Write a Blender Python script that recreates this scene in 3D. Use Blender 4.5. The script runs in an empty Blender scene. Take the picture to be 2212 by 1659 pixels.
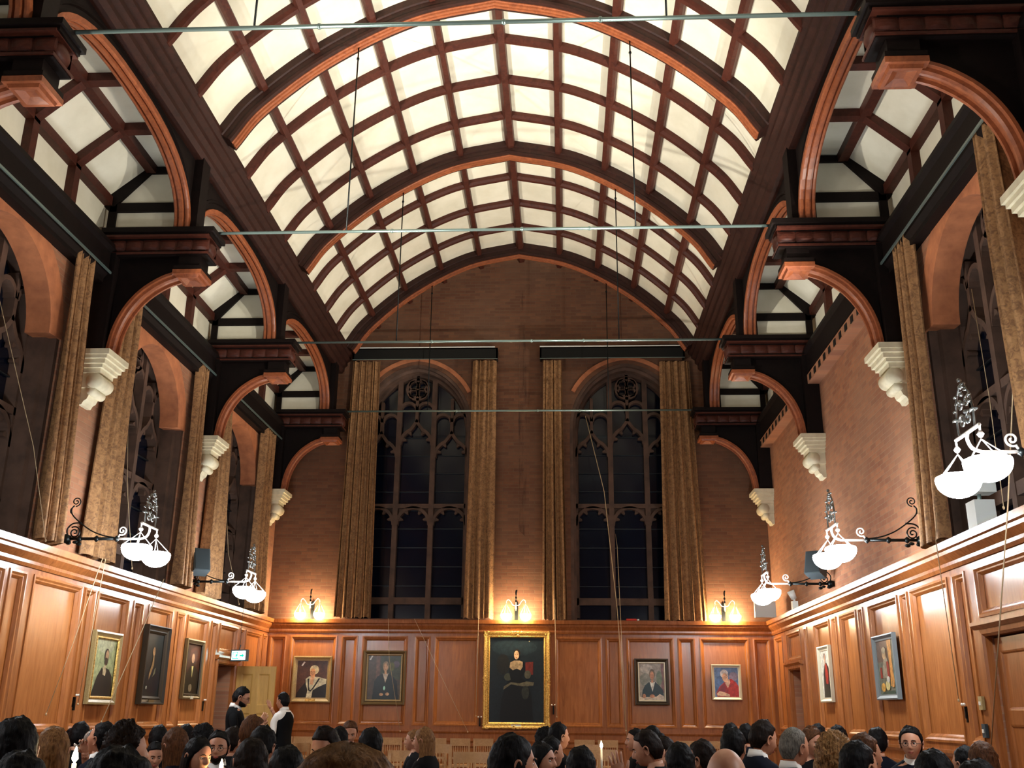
import bpy, bmesh, math, random
from mathutils import Vector, Matrix, noise
from mathutils.geometry import tessellate_polygon
random.seed(7)
scn = bpy.context.scene
COL = scn.collection
# ------------------------------------------------------------------ camera
def cam_axes(pitch, roll, yaw):
    p, r, y = map(math.radians, (pitch, roll, yaw))
    fwd = Vector((-math.sin(y)*math.cos(p), math.cos(y)*math.cos(p), math.sin(p)))
    right = Vector((math.cos(y), math.sin(y), 0)); up = right.cross(fwd)
    return right*math.cos(r)+up*math.sin(r), -right*math.sin(r)+up*math.cos(r), fwd
FPX = 2156.6
CAMPOS = Vector((0.788*1.2, 0, 1.4))
CR, CU, CF = cam_axes(18.214, 0.597, 3.028)
cd = bpy.data.cameras.new('camera'); cam = bpy.data.objects.new('camera', cd); COL.objects.link(cam)
cd.sensor_width = 36; cd.lens = FPX/2212*36; cd.clip_end = 200; cd.clip_start = .05
cam.matrix_world = Matrix(((CR.x, CU.x, -CF.x, CAMPOS.x), (CR.y, CU.y, -CF.y, CAMPOS.y), (CR.z, CU.z, -CF.z, CAMPOS.z), (0, 0, 0, 1)))
scn.camera = cam
def pix_ray(px, py):
    return CF*FPX + CR*(px-1106) - CU*(py-829.5)
# ------------------------------------------------------------------ world: a night sky outside
w = bpy.data.worlds.new('night'); scn.world = w; w.use_nodes = True
w.node_tree.nodes['Background'].inputs[0].default_value = (.012, .03, .09, 1)
w.node_tree.nodes['Background'].inputs[1].default_value = .25
scn.view_settings.view_transform = 'Standard'; scn.view_settings.look = 'None'
scn.view_settings.gamma = 1; scn.view_settings.use_curve_mapping = False
scn.view_settings.exposure = 1.4
LAMP_W = 34.0      # strength of the white glass bowls
GLOBE_W = 72.0     # strength of the warm globes

# ------------------------------------------------------------------ units: the hall was measured in units of 1.2 m
K = 1.2
def U(p): return Vector((p[0]*K, p[1]*K, p[2]*K-.472))
TY = [17.013-3.509*i for i in range(6)]      # truss positions, from the end wall towards the camera

# ------------------------------------------------------------------ materials
def lin(c):
    return tuple((x/12.92 if x <= .04045 else ((x+.055)/1.055)**2.4) for x in c)
def mat(name, col=(.5, .5, .5), rough=.6, metal=0, emit=None, es=0, spec=.5):
    m = bpy.data.materials.new(name); m.use_nodes = True
    b = m.node_tree.nodes['Principled BSDF']
    b.inputs['Base Color'].default_value = (*col, 1); b.inputs['Roughness'].default_value = rough
    b.inputs['Metallic'].default_value = metal; b.inputs['Specular IOR Level'].default_value = spec
    if emit:
        b.inputs['Emission Color'].default_value = (*emit, 1); b.inputs['Emission Strength'].default_value = es
    return m
class N:
    def __init__(s, m): s.m = m; s.t = m.node_tree; s.b = s.t.nodes['Principled BSDF']
    def n(s, typ, **kw):
        x = s.t.nodes.new(typ)
        for k, v in kw.items():
            if k in x.inputs: x.inputs[k].default_value = v
            else: setattr(x, k, v)
        return x
    def l(s, a, b): s.t.links.new(a, b)
    def ramp(s, fac, stops):
        r = s.n('ShaderNodeValToRGB'); e = r.color_ramp.elements
        e[0].position, e[0].color = stops[0][0], (*stops[0][1], 1)
        e[1].position, e[1].color = stops[1][0], (*stops[1][1], 1)
        for p, c in stops[2:]:
            q = e.new(p); q.color = (*c, 1)
        s.l(fac, r.inputs[0]); return r.outputs[0]
    def pos(s, scale=(1, 1, 1), order=None, obj=False):
        g = s.n('ShaderNodeTexCoord').outputs['Object'] if obj else s.n('ShaderNodeNewGeometry').outputs['Position']
        if order:
            sp = s.n('ShaderNodeSeparateXYZ'); s.l(g, sp.inputs[0]); c = s.n('ShaderNodeCombineXYZ')
            for i, o in enumerate(order):
                if o is not None: s.l(sp.outputs[o], c.inputs[i])
            g = c.outputs[0]
        mp = s.n('ShaderNodeMapping'); mp.inputs['Scale'].default_value = scale; s.l(g, mp.inputs[0]); return mp.outputs[0]
    def noise(s, vec, scale, detail=4, rough=.55, dist=0):
        x = s.n('ShaderNodeTexNoise', Scale=scale, Detail=detail, Roughness=rough, Distortion=dist); s.l(vec, x.inputs['Vector']); return x.outputs['Fac']
    def mix(s, f, a, b, bt='MIX'):
        x = s.n('ShaderNodeMix'); x.data_type = 'RGBA'; x.blend_type = bt
        for v, i in ((f, 0), (a, 6), (b, 7)):
            if isinstance(v, (int, float)): x.inputs[i].default_value = v
            elif isinstance(v, tuple): x.inputs[i].default_value = (*v, 1)
            else: s.l(v, x.inputs[i])
        return x.outputs[2]
    def bump(s, h, d=.01, st=.6):
        x = s.n('ShaderNodeBump'); x.inputs['Strength'].default_value = st; x.inputs['Distance'].default_value = d
        s.l(h, x.inputs['Height']); s.l(x.outputs[0], s.b.inputs['Normal'])
    def col(s, c): s.l(c, s.b.inputs['Base Color'])
def wood(name, dark, light, scale=(6, 6, .7), rough=.38, bump=.003, obj=False, spec=.5):
    m = mat(name, light, rough, spec=spec); q = N(m)
    v = q.pos(scale, obj=obj)
    f = q.noise(v, 2.2, 8, .62, 1.2); g = q.noise(q.pos((1.1, 1.1, .5)), 1.4, 3)
    c = q.ramp(f, [(.3, dark), (.72, light)])
    c2 = q.mix(q.ramp(g, [(.35, (0, 0, 0)), (.65, (.55, .55, .55))]), c, tuple(x*.62 for x in light))
    q.col(c2); q.bump(f, bump, .35); return m
def brick(name, order, g=1.0):
    m = mat(name, (.2, .08, .05), .85, spec=.2); q = N(m)
    v = q.pos((1, 1, 1), order)
    b = q.n('ShaderNodeTexBrick', Scale=1.0); b.inputs['Color1'].default_value = (.42*g, .175*g, .085*g, 1)
    b.inputs['Color2'].default_value = (.25*g, .10*g, .055*g, 1); b.inputs['Mortar'].default_value = (.33*g, .19*g, .11*g, 1)
    b.inputs['Mortar Size'].default_value = .0065; b.inputs['Mortar Smooth'].default_value = .25; b.inputs['Bias'].default_value = -.1
    b.inputs['Brick Width'].default_value = .23; b.inputs['Row Height'].default_value = .072; b.offset = .5
    q.l(v, b.inputs['Vector'])
    n1 = q.noise(v, 5.5, 6, .6); n2 = q.noise(v, .7, 4, .6)
    c = q.mix(q.ramp(n1, [(.3, (.0, .0, .0)), (.75, (.5, .5, .5))]), b.outputs['Color'], (.19*g, .08*g, .055*g))
    c = q.mix(q.ramp(n2, [(.35, (0, 0, 0)), (.7, (.45, .45, .45))]), c, (.36*g, .21*g, .13*g))
    q.col(c)
    inv = q.n('ShaderNodeMath'); inv.operation = 'SUBTRACT'; inv.inputs[0].default_value = 1; q.l(b.outputs['Fac'], inv.inputs[1])
    q.bump(inv.outputs[0], .006, .5); return m
M = {}
M['oak'] = wood('oak panelling', (.27, .085, .022), (.52, .185, .048), rough=.26)
M['oak_frame'] = wood('oak frame', (.22, .065, .018), (.44, .15, .04), rough=.26)
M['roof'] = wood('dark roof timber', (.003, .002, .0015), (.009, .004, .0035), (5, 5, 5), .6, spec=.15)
M['rib'] = wood('roof rib timber', (.036, .009, .006), (.09, .023, .013), (5, 5, 5), .5, spec=.25)
M['arch'] = wood('uplit arch timber', (.16, .04, .016), (.40, .115, .04), (5, 5, 5), .42)  # soffit copy of the roof timber, light from below put into its colour
M['ply'] = wood('pale chair beech', (.42, .22, .09), (.62, .36, .16), (8, 8, 8), .4)
M['door'] = wood('warm-lit pale oak door', (.42, .23, .06), (.62, .36, .09), rough=.45)  # pale oak, made brighter to imitate warm light on the open leaf
M['brick_end'] = brick('red brick laid across', (0, 2, None), .46); M['brick_side'] = brick('red brick laid along', (1, 2, None), 1.1)  # end copy of the brick coloured darker to stand for its weaker light
m = mat('cream plaster', (.72, .70, .58), .8, spec=.2); q = N(m)
q.col(q.ramp(q.noise(q.pos(), 1.6, 5, .6), [(.35, (.66, .62, .48)), (.7, (.78, .74, .60))])); M['plaster'] = m
m = mat('gold brocade', (.4, .22, .07), .75); q = N(m)
vv = q.pos((1, 1, 1)); vo = q.n('ShaderNodeTexVoronoi', Scale=8); vo.distance = 'EUCLIDEAN'; q.l(vv, vo.inputs['Vector'])
nz = q.noise(vv, 20, 5, .6, 1.2)
c = q.ramp(nz, [(.38, (.16, .075, .028)), (.6, (.33, .165, .062))])
c = q.mix(q.ramp(vo.outputs['Distance'], [(.2, (.4, .4, .4)), (.5, (0, 0, 0))]), c, (.42, .22, .09))
q.col(c); M['curtain'] = m
m = mat('limestone', (.42, .27, .16), .8); q = N(m)
q.col(q.ramp(q.noise(q.pos(), 4, 5), [(.3, (.06, .032, .02)), (.7, (.13, .07, .045))])); M['stone'] = m
m = mat('pale corbel stone', (.7, .62, .42), .7); q = N(m)
q.col(q.ramp(q.noise(q.pos(), 5, 5), [(.3, (.56, .50, .34)), (.7, (.78, .71, .50))])); M['corbel'] = m
m = mat('rubbed arch brick', (.5, .17, .06), .8); q = N(m)
q.col(q.ramp(q.noise(q.pos(), 6, 5), [(.3, (.36, .12, .05)), (.7, (.56, .2, .08))])); M['archbrick'] = m
M['iron'] = mat('black wrought iron', (.012, .014, .014), .35, .8)
M['steel'] = mat('painted tie rod', (.24, .33, .31), .3, .7)
M['brass'] = mat('lamplit pale metal', (.75, .72, .68), .35, .3)  # paled in colour to imitate metal under strong lamplight
M['crown'] = mat('dark silver leaf metal', (.22, .23, .22), .25, .7)
M['plate'] = wood('moulded plate timber', (.012, .005, .004), (.045, .014, .009), (5, 5, 5), .55, spec=.25)
M['gold'] = mat('gilt', (.75, .47, .12), .35, .75)
m = M['gold']; q = N(m); gn = q.noise(q.pos(), 45, 4); q.col(q.ramp(gn, [(.35, (.42, .22, .05)), (.6, (.86, .58, .17))])); q.bump(gn, .012, .9)
M['oldgold'] = wood('old gilt', (.25, .16, .06), (.5, .37, .16), (20, 20, 20), .4)
M['darkframe'] = mat('dark frame', (.035, .024, .012), .35)
M['bronzeframe'] = mat('bronze frame', (.15, .10, .04), .4, .3)
M['silverframe'] = mat('silver frame', (.62, .57, .42), .4, .3)
M['greyframe'] = mat('grey frame', (.20, .23, .24), .5)
M['bowl'] = mat('glowing white glass', (.9, .9, .9), .4, emit=(.90, .96, 1.0), es=LAMP_W)
M['globe'] = mat('glowing warm glass', (.9, .9, .9), .4, emit=(1.0, .78, .48), es=GLOBE_W)
M['glass'] = mat('night window glass', (.003, .006, .016), .12, spec=.6)
M['lead'] = mat('window lead', (.02, .025, .03), .5, .3)
M['floor'] = wood('floor boards', (.08, .03, .015), (.16, .07, .03), (1, 12, 1), .35)
M['shadebrick'] = wood('shade-dark brick', (.007, .005, .005), (.024, .014, .011), (4, 4, 4), .8, spec=.15)  # shade of reveals and passages put into a darker brick colour
M['rope'] = mat('pale cord', (.5, .36, .2), .8)
M['blackcord'] = mat('dark cord', (.02, .025, .025), .7)
M['whiteplastic'] = mat('white casing', (.72, .74, .70), .5)
M['blackplastic'] = mat('grey speaker case', (.055, .075, .085), .5)
M['speakerface'] = mat('speaker grille', (.02, .03, .035), .8)
M['pelmet'] = mat('pelmet board', (.008, .008, .007), .6, spec=.2)
M['exit'] = mat('lit exit face', (.7, .9, .85), .5, emit=(.75, 1, .95), es=2.2)
M['exitgreen'] = mat('exit green', (.0, .2, .14), .5, emit=(0, .30, .22), es=1.0)
M['flame'] = mat('candle flame', (1, .8, .5), .5, emit=(1, .72, .38), es=60)
M['wax'] = mat('wax', (.8, .75, .6), .5)
M['knob'] = mat('white porcelain knob', (.85, .8, .7), .3)

# ------------------------------------------------------------------ mesh builder
class MB:
    def __init__(s): s.v = []; s.f = []; s.mi = []; s.sm = []; s.cur = 0; s.smooth = False
    def add(s, verts, faces):
        o = len(s.v); s.v += [Vector(p) for p in verts]
        for f in faces: s.f.append([i+o for i in f]); s.mi.append(s.cur); s.sm.append(s.smooth)
        return s
    def box(s, x0, x1, y0, y1, z0, z1):
        x0, x1 = min(x0, x1), max(x0, x1); y0, y1 = min(y0, y1), max(y0, y1)
        v = [(x, y, z) for z in (z0, z1) for y in (y0, y1) for x in (x0, x1)]
        return s.add(v, [(0, 2, 3, 1), (4, 5, 7, 6), (0, 1, 5, 4), (2, 6, 7, 3), (0, 4, 6, 2), (1, 3, 7, 5)])
    def prism(s, pts, plane, d0, d1, holes=()):
        """polygon (with holes) in a plane 'xz','yz','xy' extruded along the third axis"""
        def P(p, d):
            return {'xz': (p[0], d, p[1]), 'yz': (d, p[0], p[1]), 'xy': (p[0], p[1], d)}[plane]
        loops = [list(pts)]+[list(h) for h in holes]
        flat = [p for l in loops for p in l]
        tri = tessellate_polygon([[Vector((p[0], p[1], 0)) for p in l] for l in loops])
        n = len(flat)
        s.add([P(p, d0) for p in flat]+[P(p, d1) for p in flat],
              [tuple(t) for t in tri]+[tuple(i+n for i in reversed(t)) for t in tri])
        o = len(s.v)-2*n; k = 0
        for l in loops:
            m_ = len(l)
            for i in range(m_):
                a, b = k+i, k+(i+1) % m_
                s.f.append([o+a, o+b, o+b+n, o+a+n]); s.mi.append(s.cur); s.sm.append(False)
            k += m_
        return s
    def sweep2(s, path, prof, to3, closed=False, pclosed=True):
        """path: 2D points; prof: [(n, d)] n = offset along the path's left normal, d = depth; mitred"""
        n = len(path); L = []
        for i in range(n):
            p = Vector(path[i]).to_2d()
            a = Vector(path[(i-1) % n]).to_2d(); b = Vector(path[(i+1) % n]).to_2d()
            if not closed and i == 0: t1 = t2 = (b-p).normalized()
            elif not closed and i == n-1: t1 = t2 = (p-a).normalized()
            else: t1 = (p-a).normalized(); t2 = (b-p).normalized()
            n1 = Vector((-t1.y, t1.x)); n2 = Vector((-t2.y, t2.x)); m_ = (n1+n2)
            m_ = m_.normalized(); m_ /= max(.3, m_.dot(n1))
            L.append([to3(p.x+m_.x*q[0], p.y+m_.y*q[0], q[1]) for q in prof])
        k = len(prof); vs = [v for r in L for v in r]; fs = []
        for i in range(n if closed else n-1):
            for j in range(k if pclosed else k-1):
                a = i*k+j; b = i*k+(j+1) % k; c = ((i+1) % n)*k+(j+1) % k; d = ((i+1) % n)*k+j
                fs.append((a, b, c, d))
        if not closed and pclosed: fs += [tuple(range(k)), tuple(range((n-1)*k, n*k))[::-1]]
        return s.add(vs, fs)
    def tube(s, path, r, seg=8, caps=True):
        path = [Vector(p) for p in path]; n = len(path); rr = r if isinstance(r, (list, tuple)) else [r]*n
        up = None; vs = []
        for i in range(n):
            t = (path[min(i+1, n-1)]-path[max(i-1, 0)]).normalized()
            if up is None:
                up = Vector((0, 0, 1)) if abs(t.z) < .9 else Vector((1, 0, 0))
            x = t.cross(up).normalized(); up = x.cross(t).normalized()
            for k in range(seg):
                a = 2*math.pi*k/seg; vs.append(path[i]+(x*math.cos(a)+up*math.sin(a))*rr[i])
        fs = [(i*seg+k, i*seg+(k+1) % seg, (i+1)*seg+(k+1) % seg, (i+1)*seg+k) for i in range(n-1) for k in range(seg)]
        if caps: fs += [tuple(range(seg))[::-1], tuple(range((n-1)*seg, n*seg))]
        sm = s.smooth; s.smooth = True; s.add(vs, fs); s.smooth = sm; return s
    def ball(s, c, r, seg=14, rings=9, z0=-1, z1=1):
        c = Vector(c); r = r if isinstance(r, (tuple, list)) else (r, r, r); vs = []; fs = []
        for i in range(rings+1):
            t = z0+(z1-z0)*i/rings; ph = math.asin(max(-1, min(1, t))) if (z0, z1) != (-1, 1) else -math.pi/2+math.pi*i/rings
            for k in range(seg):
                a = 2*math.pi*k/seg; vs.append(c+Vector((r[0]*math.cos(ph)*math.cos(a), r[1]*math.cos(ph)*math.sin(a), r[2]*math.sin(ph))))
        for i in range(rings):
            for k in range(seg): fs.append((i*seg+k, i*seg+(k+1) % seg, (i+1)*seg+(k+1) % seg, (i+1)*seg+k))
        fs += [tuple(range(seg))[::-1], tuple(range(rings*seg, (rings+1)*seg))]
        sm = s.smooth; s.smooth = True; s.add(vs, fs); s.smooth = sm; return s
    def lathe(s, c, prof, seg=16):
        c = Vector(c); vs = []; fs = []; n = len(prof)
        for r, z in prof:
            for k in range(seg):
                a = 2*math.pi*k/seg; vs.append(c+Vector((r*math.cos(a), r*math.sin(a), z)))
        for i in range(n-1):
            for k in range(seg): fs.append((i*seg+k, i*seg+(k+1) % seg, (i+1)*seg+(k+1) % seg, (i+1)*seg+k))
        sm = s.smooth; s.smooth = True; s.add(vs, fs); s.smooth = sm; return s
    def grid(s, rows, closed=False):
        n = len(rows); k = len(rows[0]); fs = []
        for i in range(n-1):
            for j in range(k if closed else k-1): fs.append((i*k+j, i*k+(j+1) % k, (i+1)*k+(j+1) % k, (i+1)*k+j))
        return s.add([v for r in rows for v in r], fs)
    def mesh(s, name, mats, xf=None):
        me = bpy.data.meshes.new(name)
        me.from_pydata([xf(v) if xf else v for v in s.v], [], s.f)
        for m_ in (mats if isinstance(mats, (list, tuple)) else [mats]): me.materials.append(m_)
        for i, p in enumerate(me.polygons): p.material_index = s.mi[i]; p.use_smooth = s.sm[i]
        me.update(); bm = bmesh.new(); bm.from_mesh(me); bmesh.ops.recalc_face_normals(bm, faces=bm.faces); bm.to_mesh(me); bm.free()
        return me
def props(o, label=None, cat=None, group=None, kind=None):
    if label: o['label'] = label
    if cat: o['category'] = cat
    if group: o['group'] = group
    if kind: o['kind'] = kind
    return o
def link(name, me, parent=None, loc=None):
    o = bpy.data.objects.new(name, me); COL.objects.link(o)
    if loc is not None: o.location = loc
    if parent: o.parent = parent
    return o
def wloc(o):
    p = Vector((0, 0, 0))
    while o: p = p+o.location; o = o.parent
    return p
def absU(name, mb, m, parent=None):          # geometry in hall units, absolute
    off = wloc(parent) if parent else Vector((0, 0, 0))
    return link(name, mb.mesh(name, m, lambda v: U(v)-off), parent)
def local(name, mb, m, parent=None, k=1.0):  # geometry local to its parent
    return link(name, mb.mesh(name, m, (lambda v: v*k)), parent)
def thing(name, loc, label, cat, group=None, kind=None, rz=0):
    o = bpy.data.objects.new(name, None); COL.objects.link(o); o.location = loc; o.rotation_euler = (0, 0, rz)
    o.empty_display_size = .1
    return props(o, label, cat, group, kind)
def dup(root, loc, label=None, rz=None, group=None, scale=None):
    r = root.copy(); COL.objects.link(r); r.location = loc
    if rz is not None: r.rotation_euler = (0, 0, rz)
    if scale: r.scale = scale
    if label: r['label'] = label
    if group: r['group'] = group
    for ch in list(root.children):
        c_ = ch.copy(); COL.objects.link(c_); c_.parent = r
        for g in list(ch.children):
            d = g.copy(); COL.objects.link(d); d.parent = c_
    return r
XZ = lambda a, b, d: (a, d, b)
YZ = lambda a, b, d: (d, a, b)
def spline(pts, n=10):
    out = []; P = [Vector(p) for p in pts]; P = [2*P[0]-P[1]]+P+[2*P[-1]-P[-2]]
    for i in range(1, len(P)-2):
        for k in range(n):
            t = k/n; a, b, c_, d = P[i-1:i+3]
            out.append(.5*((2*b)+(c_-a)*t+(2*a-5*b+4*c_-d)*t*t+(3*b-a-3*c_+d)*t**3))
    out.append(P[-2]); return out
# =================================================================== shell
WX = 4.35; YE = 17.5; YB = -3.4; ZR = 3.05
def arch_pts(c, hw, z0, zs, za, n=14, e=2.0, rev=False):
    """closed outline: rectangle topped by a slightly pointed arch"""
    pts = [(c-hw, z0), (c+hw, z0), (c+hw, zs)]
    for i in range(1, 2*n):
        t = i/(2*n); x = hw*math.cos(math.pi*t); k = 1-abs(x)/hw
        h = (1-(abs(x)/hw)**e)**(1/e)
        pts.append((c+x, zs+(za-zs)*(h*.93+.07*k)))
    pts.append((c-hw, zs)); return pts
def arch_curve(c, hw, zs, za, n=14, e=2.0):
    return arch_pts(c, hw, zs-1, zs, za, n, e)[2:]
SIDEWIN_L = [15.26, 11.75, 8.24, 4.73, 1.22]; SIDEWIN_R = [8.24, 4.73, 1.22]
HW = 1.12
def S(o): return props(o, kind='structure')
# side walls with window holes, 0.55 thick
for sgn, side, wins in ((-1, 'left', SIDEWIN_L), (1, 'right', SIDEWIN_R)):
    doors = [(15.0, 15.8, 2.2)] if sgn < 0 else [(15.55, 16.35, 2.22), (7.55, 8.75, 2.2)]
    pts = [(YB, .393)]
    for y0, y1, zt in sorted(doors): pts += [(y0, .393), (y0, zt), (y1, zt), (y1, .393)]
    pts += [(YE, .393), (YE, 6.45), (YB, 6.45)]
    mb = MB(); mb.prism(pts, 'yz', sgn*WX, sgn*(WX+.55), [arch_pts(c, HW, 3.08, 5.15, 6.22) for c in wins])
    wl = S(absU('wall_'+side, mb, M['brick_side']))
    # rubbed brick arch ring lining each opening
    for c in wins:
        mb = MB(); cur = arch_curve(c, HW, 5.15, 6.22)
        mb.sweep2(cur, [(0, sgn*(WX-.004)), (.26, sgn*(WX-.004)), (.26, sgn*(WX+.25)), (.0, sgn*(WX+.25))], YZ)
        absU('arch_ring', mb, M['archbrick'], wl)
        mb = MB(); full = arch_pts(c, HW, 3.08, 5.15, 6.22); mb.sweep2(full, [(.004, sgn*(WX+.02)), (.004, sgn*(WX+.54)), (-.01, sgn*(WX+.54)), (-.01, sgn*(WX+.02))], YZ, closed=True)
        absU('reveal', mb, M['shadebrick'], wl)
mb = MB(); EW = [(-1.9, 1.04), (1.96, 1.04)]
mb.prism([(-4.9, .393), (4.9, .393), (4.9, 6.5), (3.6, 10.2), (-3.6, 10.2), (-4.9, 6.5)], 'xz', YE, YE+.6,
         [arch_pts(c, h, 3.08, 6.5, 7.72) for c, h in EW])
we = S(absU('wall_end', mb, M['brick_end']))
mb = MB(); mb.box(-4.9, 4.9, YB-.2, YB, .393, 10.2); S(absU('wall_back', mb, M['brick_end']))
mb = MB(); mb.box(-4.9, 4.9, YB, YE+.6, .343, .393); S(absU('floor', mb, M['floor']))
# the dark rainwater stain running down between the end windows
m = mat('damp stain', (.03, .016, .012), .9); q = N(m)
f = q.noise(q.pos((5, 1, .7)), 1.5, 6, .7)
tr = q.n('ShaderNodeBsdfTransparent'); mx = q.n('ShaderNodeMixShader'); out = q.t.nodes['Material Output']
fr = q.ramp(f, [(.46, (0, 0, 0)), (.68, (.5, .5, .5))]); q.l(fr, mx.inputs[0]); q.l(tr.outputs[0], mx.inputs[1]); q.l(q.b.outputs[0], mx.inputs[2]); q.l(mx.outputs[0], out.inputs[0])
mb = MB(); mb.add([(x, YE-.003, z) for x, z in ((.02, 4.6), (.12, 4.5), (.15, 6), (.12, 7.9), (.05, 9.3), (-.05, 8.2), (-.0, 6))], [range(7)]); absU('damp_stain', mb, m, we)

# ------------------------------------------------------------------ windows
def window(idx, c, hw, z0, zs, za, plane, d, back, sgn, lights, transom, heads, full=True):
    """stone tracery in a reveal: lights = list of x edges; heads = head height of each light"""
    t3 = (lambda a, b, dd: (a, d+dd, b)) if plane == 'xz' else (lambda a, b, dd: (sgn*(d+dd), a, b))
    W_ = S(thing('window_%d' % idx, U(t3(c, z0, .3)), None, None)); W_.pop('label', None)
    # outer ring mouldings
    cur = [(c+hw, z0)]+arch_curve(c, hw, zs, za)+[(c-hw, z0)]
    mb = MB(); mb.sweep2(cur, [(0, .02), (.055, .02), (.055, .1), (.1, .12), (.1, .3), (.0, .3)], t3)
    absU('window_surround', mb, M['stone'], W_)
    mb = MB(); g = back+.05; cc = arch_pts(c, hw, z0, zs, za)
    f3 = [t3(a, b, g) for a, b in cc]; tri = tessellate_polygon([[Vector((p[0], p[1], 0)) for p in cc]])
    mb.add(f3, [tuple(t) for t in tri]); absU('glass', mb, M['glass'], W_)
    # frame + mullions
    mb = MB(); th = .05
    ih = hw-.09; mb.sweep2([(c+ih, z0+.05)]+arch_curve(c, ih, zs-.02, za-.11)+[(c-ih, z0+.05)], [(-.03, back-.07), (.05, back-.07), (.07, back+.06), (-.05, back+.06)], t3)
    absU('tracery_frame', mb, M['stone'], W_)
    def ztop(x):
        best = zs
        pts = arch_curve(c, ih, zs-.02, za-.11)
        for (a, b), (a2, b2) in zip(pts, pts[1:]):
            if min(a, a2) <= x <= max(a, a2): return b+(b2-b)*(x-a)/((a2-a) or 1)
        return best
    mpoly = lambda w_: [(-w_, back-.07), (w_, back-.07), (w_, back+.05), (-w_, back+.05)]
    for x in lights[1:-1]:
        mb = MB(); mb.sweep2([(x, z0+.02), (x, ztop(x))], [(-.045, back-.078), (.045, back-.078), (.045, back+.047), (-.045, back+.047)], t3); absU('mullion', mb, M['stone'], W_)
    mb = MB()
    def bar(z, x0=c-ih, x1=c+ih, w_=.035): mb.sweep2([(x0, z), (x1, z)], mpoly(w_), t3)
    bar(z0+.33, w_=.06); bar(transom, w_=.04); absU('transom', mb, M['stone'], W_)
    # cusped heads: an arched rib with foils
    def head(x0, x1, zt, ogee):
        mb = MB(); w_ = (x1-x0)/2-.03; xc = (x0+x1)/2; hh = w_*1.05; zb = zt-hh-(.12 if ogee else 0)
        path = []
        for i in range(17):
            a = math.pi*i/16; zz = zb+hh*math.sin(a)
            if ogee and abs(math.cos(a)) < .4: zz += .14*(1-abs(math.cos(a))/.4)**1.3
            path.append((xc+w_*math.cos(a), zz))
        mb.sweep2(path, mpoly(.028), t3)
        for a in (22, 60, 120, 158):     # cusps pointing in
            a0 = math.radians(a); p = Vector((xc+w_*math.cos(a0), zb+hh*math.sin(a0))); i_ = Vector((xc, zb+.05))
            dd = (i_-p).normalized(); nn = Vector((-dd.y, dd.x)); L = .085
            mb.prism([tuple(p-nn*.075), tuple(p+nn*.075), tuple(p+dd*L*.5+nn*.03), tuple(p+dd*L+nn*.016), tuple(p+dd*(L+.012)), tuple(p+dd*L-nn*.016), tuple(p+dd*L*.5-nn*.03)], 'xz' if plane == 'xz' else 'yz',
                     *( (d+back-.05, d+back+.03) if plane == 'xz' else (sgn*(d+back-.05), sgn*(d+back+.03))))
        # spandrel infill
        sp = [(x1-.02, zb), (x1-.02, zt+.02), (x0+.02, zt+.02), (x0+.02, zb)]+[path[i] for i in range(16, -1, -1)]
        if not ogee:
            mb.prism(sp, 'xz' if plane == 'xz' else 'yz', *((d+back-.01, d+back+.03) if plane == 'xz' else (sgn*(d+back-.01), sgn*(d+back+.03))))
        return mb
    for i in range(len(lights)-1):
        x0, x1 = lights[i], lights[i+1]
        absU('tracery_head', head(x0, x1, transom-.03, False), M['stone'], W_)
        absU('tracery_head', head(x0, x1, heads[i], True), M['stone'], W_)
        xm = (x0+x1)/2; zt = min(ztop(xm-.12), ztop(xm+.12))
        if zt-heads[i] > .35:
            mb = MB(); mb.sweep2([(xm, heads[i]), (xm, zt)], mpoly(.028), t3)
            for xa in ((x0+xm)/2, (x1+xm)/2):
                zz = min(heads[i]+.38, ztop(xa)-.05)
                path = [(xa+.15*math.cos(a*math.pi/8), zz-.15+.15*math.sin(a*math.pi/8)) for a in range(9)]
                mb.sweep2(path, mpoly(.025), t3)
            if heads[i] == max(heads):
                R_ = .2; zz = zt-.26
                mb.sweep2([(xm+R_*math.cos(a*math.pi/8), zz+R_*math.sin(a*math.pi/8)) for a in range(16)], mpoly(.025), t3, closed=True)
                for a in range(4):
                    an = a*math.pi/2+.78; mb.sweep2([(xm+.11*math.cos(an)+.085*math.cos(b*math.pi/4), zz+.11*math.sin(an)+.085*math.sin(b*math.pi/4)) for b in range(8)], mpoly(.014), t3, closed=True)
            absU('upper_tracery', mb, M['stone'], W_)
        mb = MB(); z = z0+.6            # glazing bars
        while z < heads[i]-.2:
            mb.sweep2([(x0, z), (x1, z)], [(-.006, back+.02), (.006, back+.02), (.006, back+.045), (-.006, back+.045)], t3); z += .34
        absU('glazing_bars', mb, M['lead'], W_)
    return W_
window(1, -1.9, 1.04, 3.08, 6.5, 7.72, 'xz', YE, .35, 1, [-2.9, -2.25, -1.6, -.93], 5.1, [6.45, 6.68, 6.45])
window(2, 1.96, 1.04, 3.08, 6.5, 7.72, 'xz', YE, .35, 1, [.99, 1.66, 2.31, 2.96], 5.1, [6.45, 6.68, 6.45])
k = 3
for c in SIDEWIN_L[:4]:
    window(k, c, HW, 3.08, 5.15, 6.22, 'yz', WX, .36, -1, [c-1.04, c-.35, c+.35, c+1.04], 4.35, [5.2, 5.35, 5.2]); k += 1
window(k, 8.24, HW, 3.08, 5.15, 6.22, 'yz', WX, .36, 1, [7.2, 7.89, 8.59, 9.28], 4.35, [5.2, 5.35, 5.2]); k += 1
window(k, 4.73, HW, 3.08, 5.15, 6.22, 'yz', WX, .36, 1, [3.69, 4.38, 5.08, 5.77], 4.35, [5.2, 5.35, 5.2])
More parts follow.
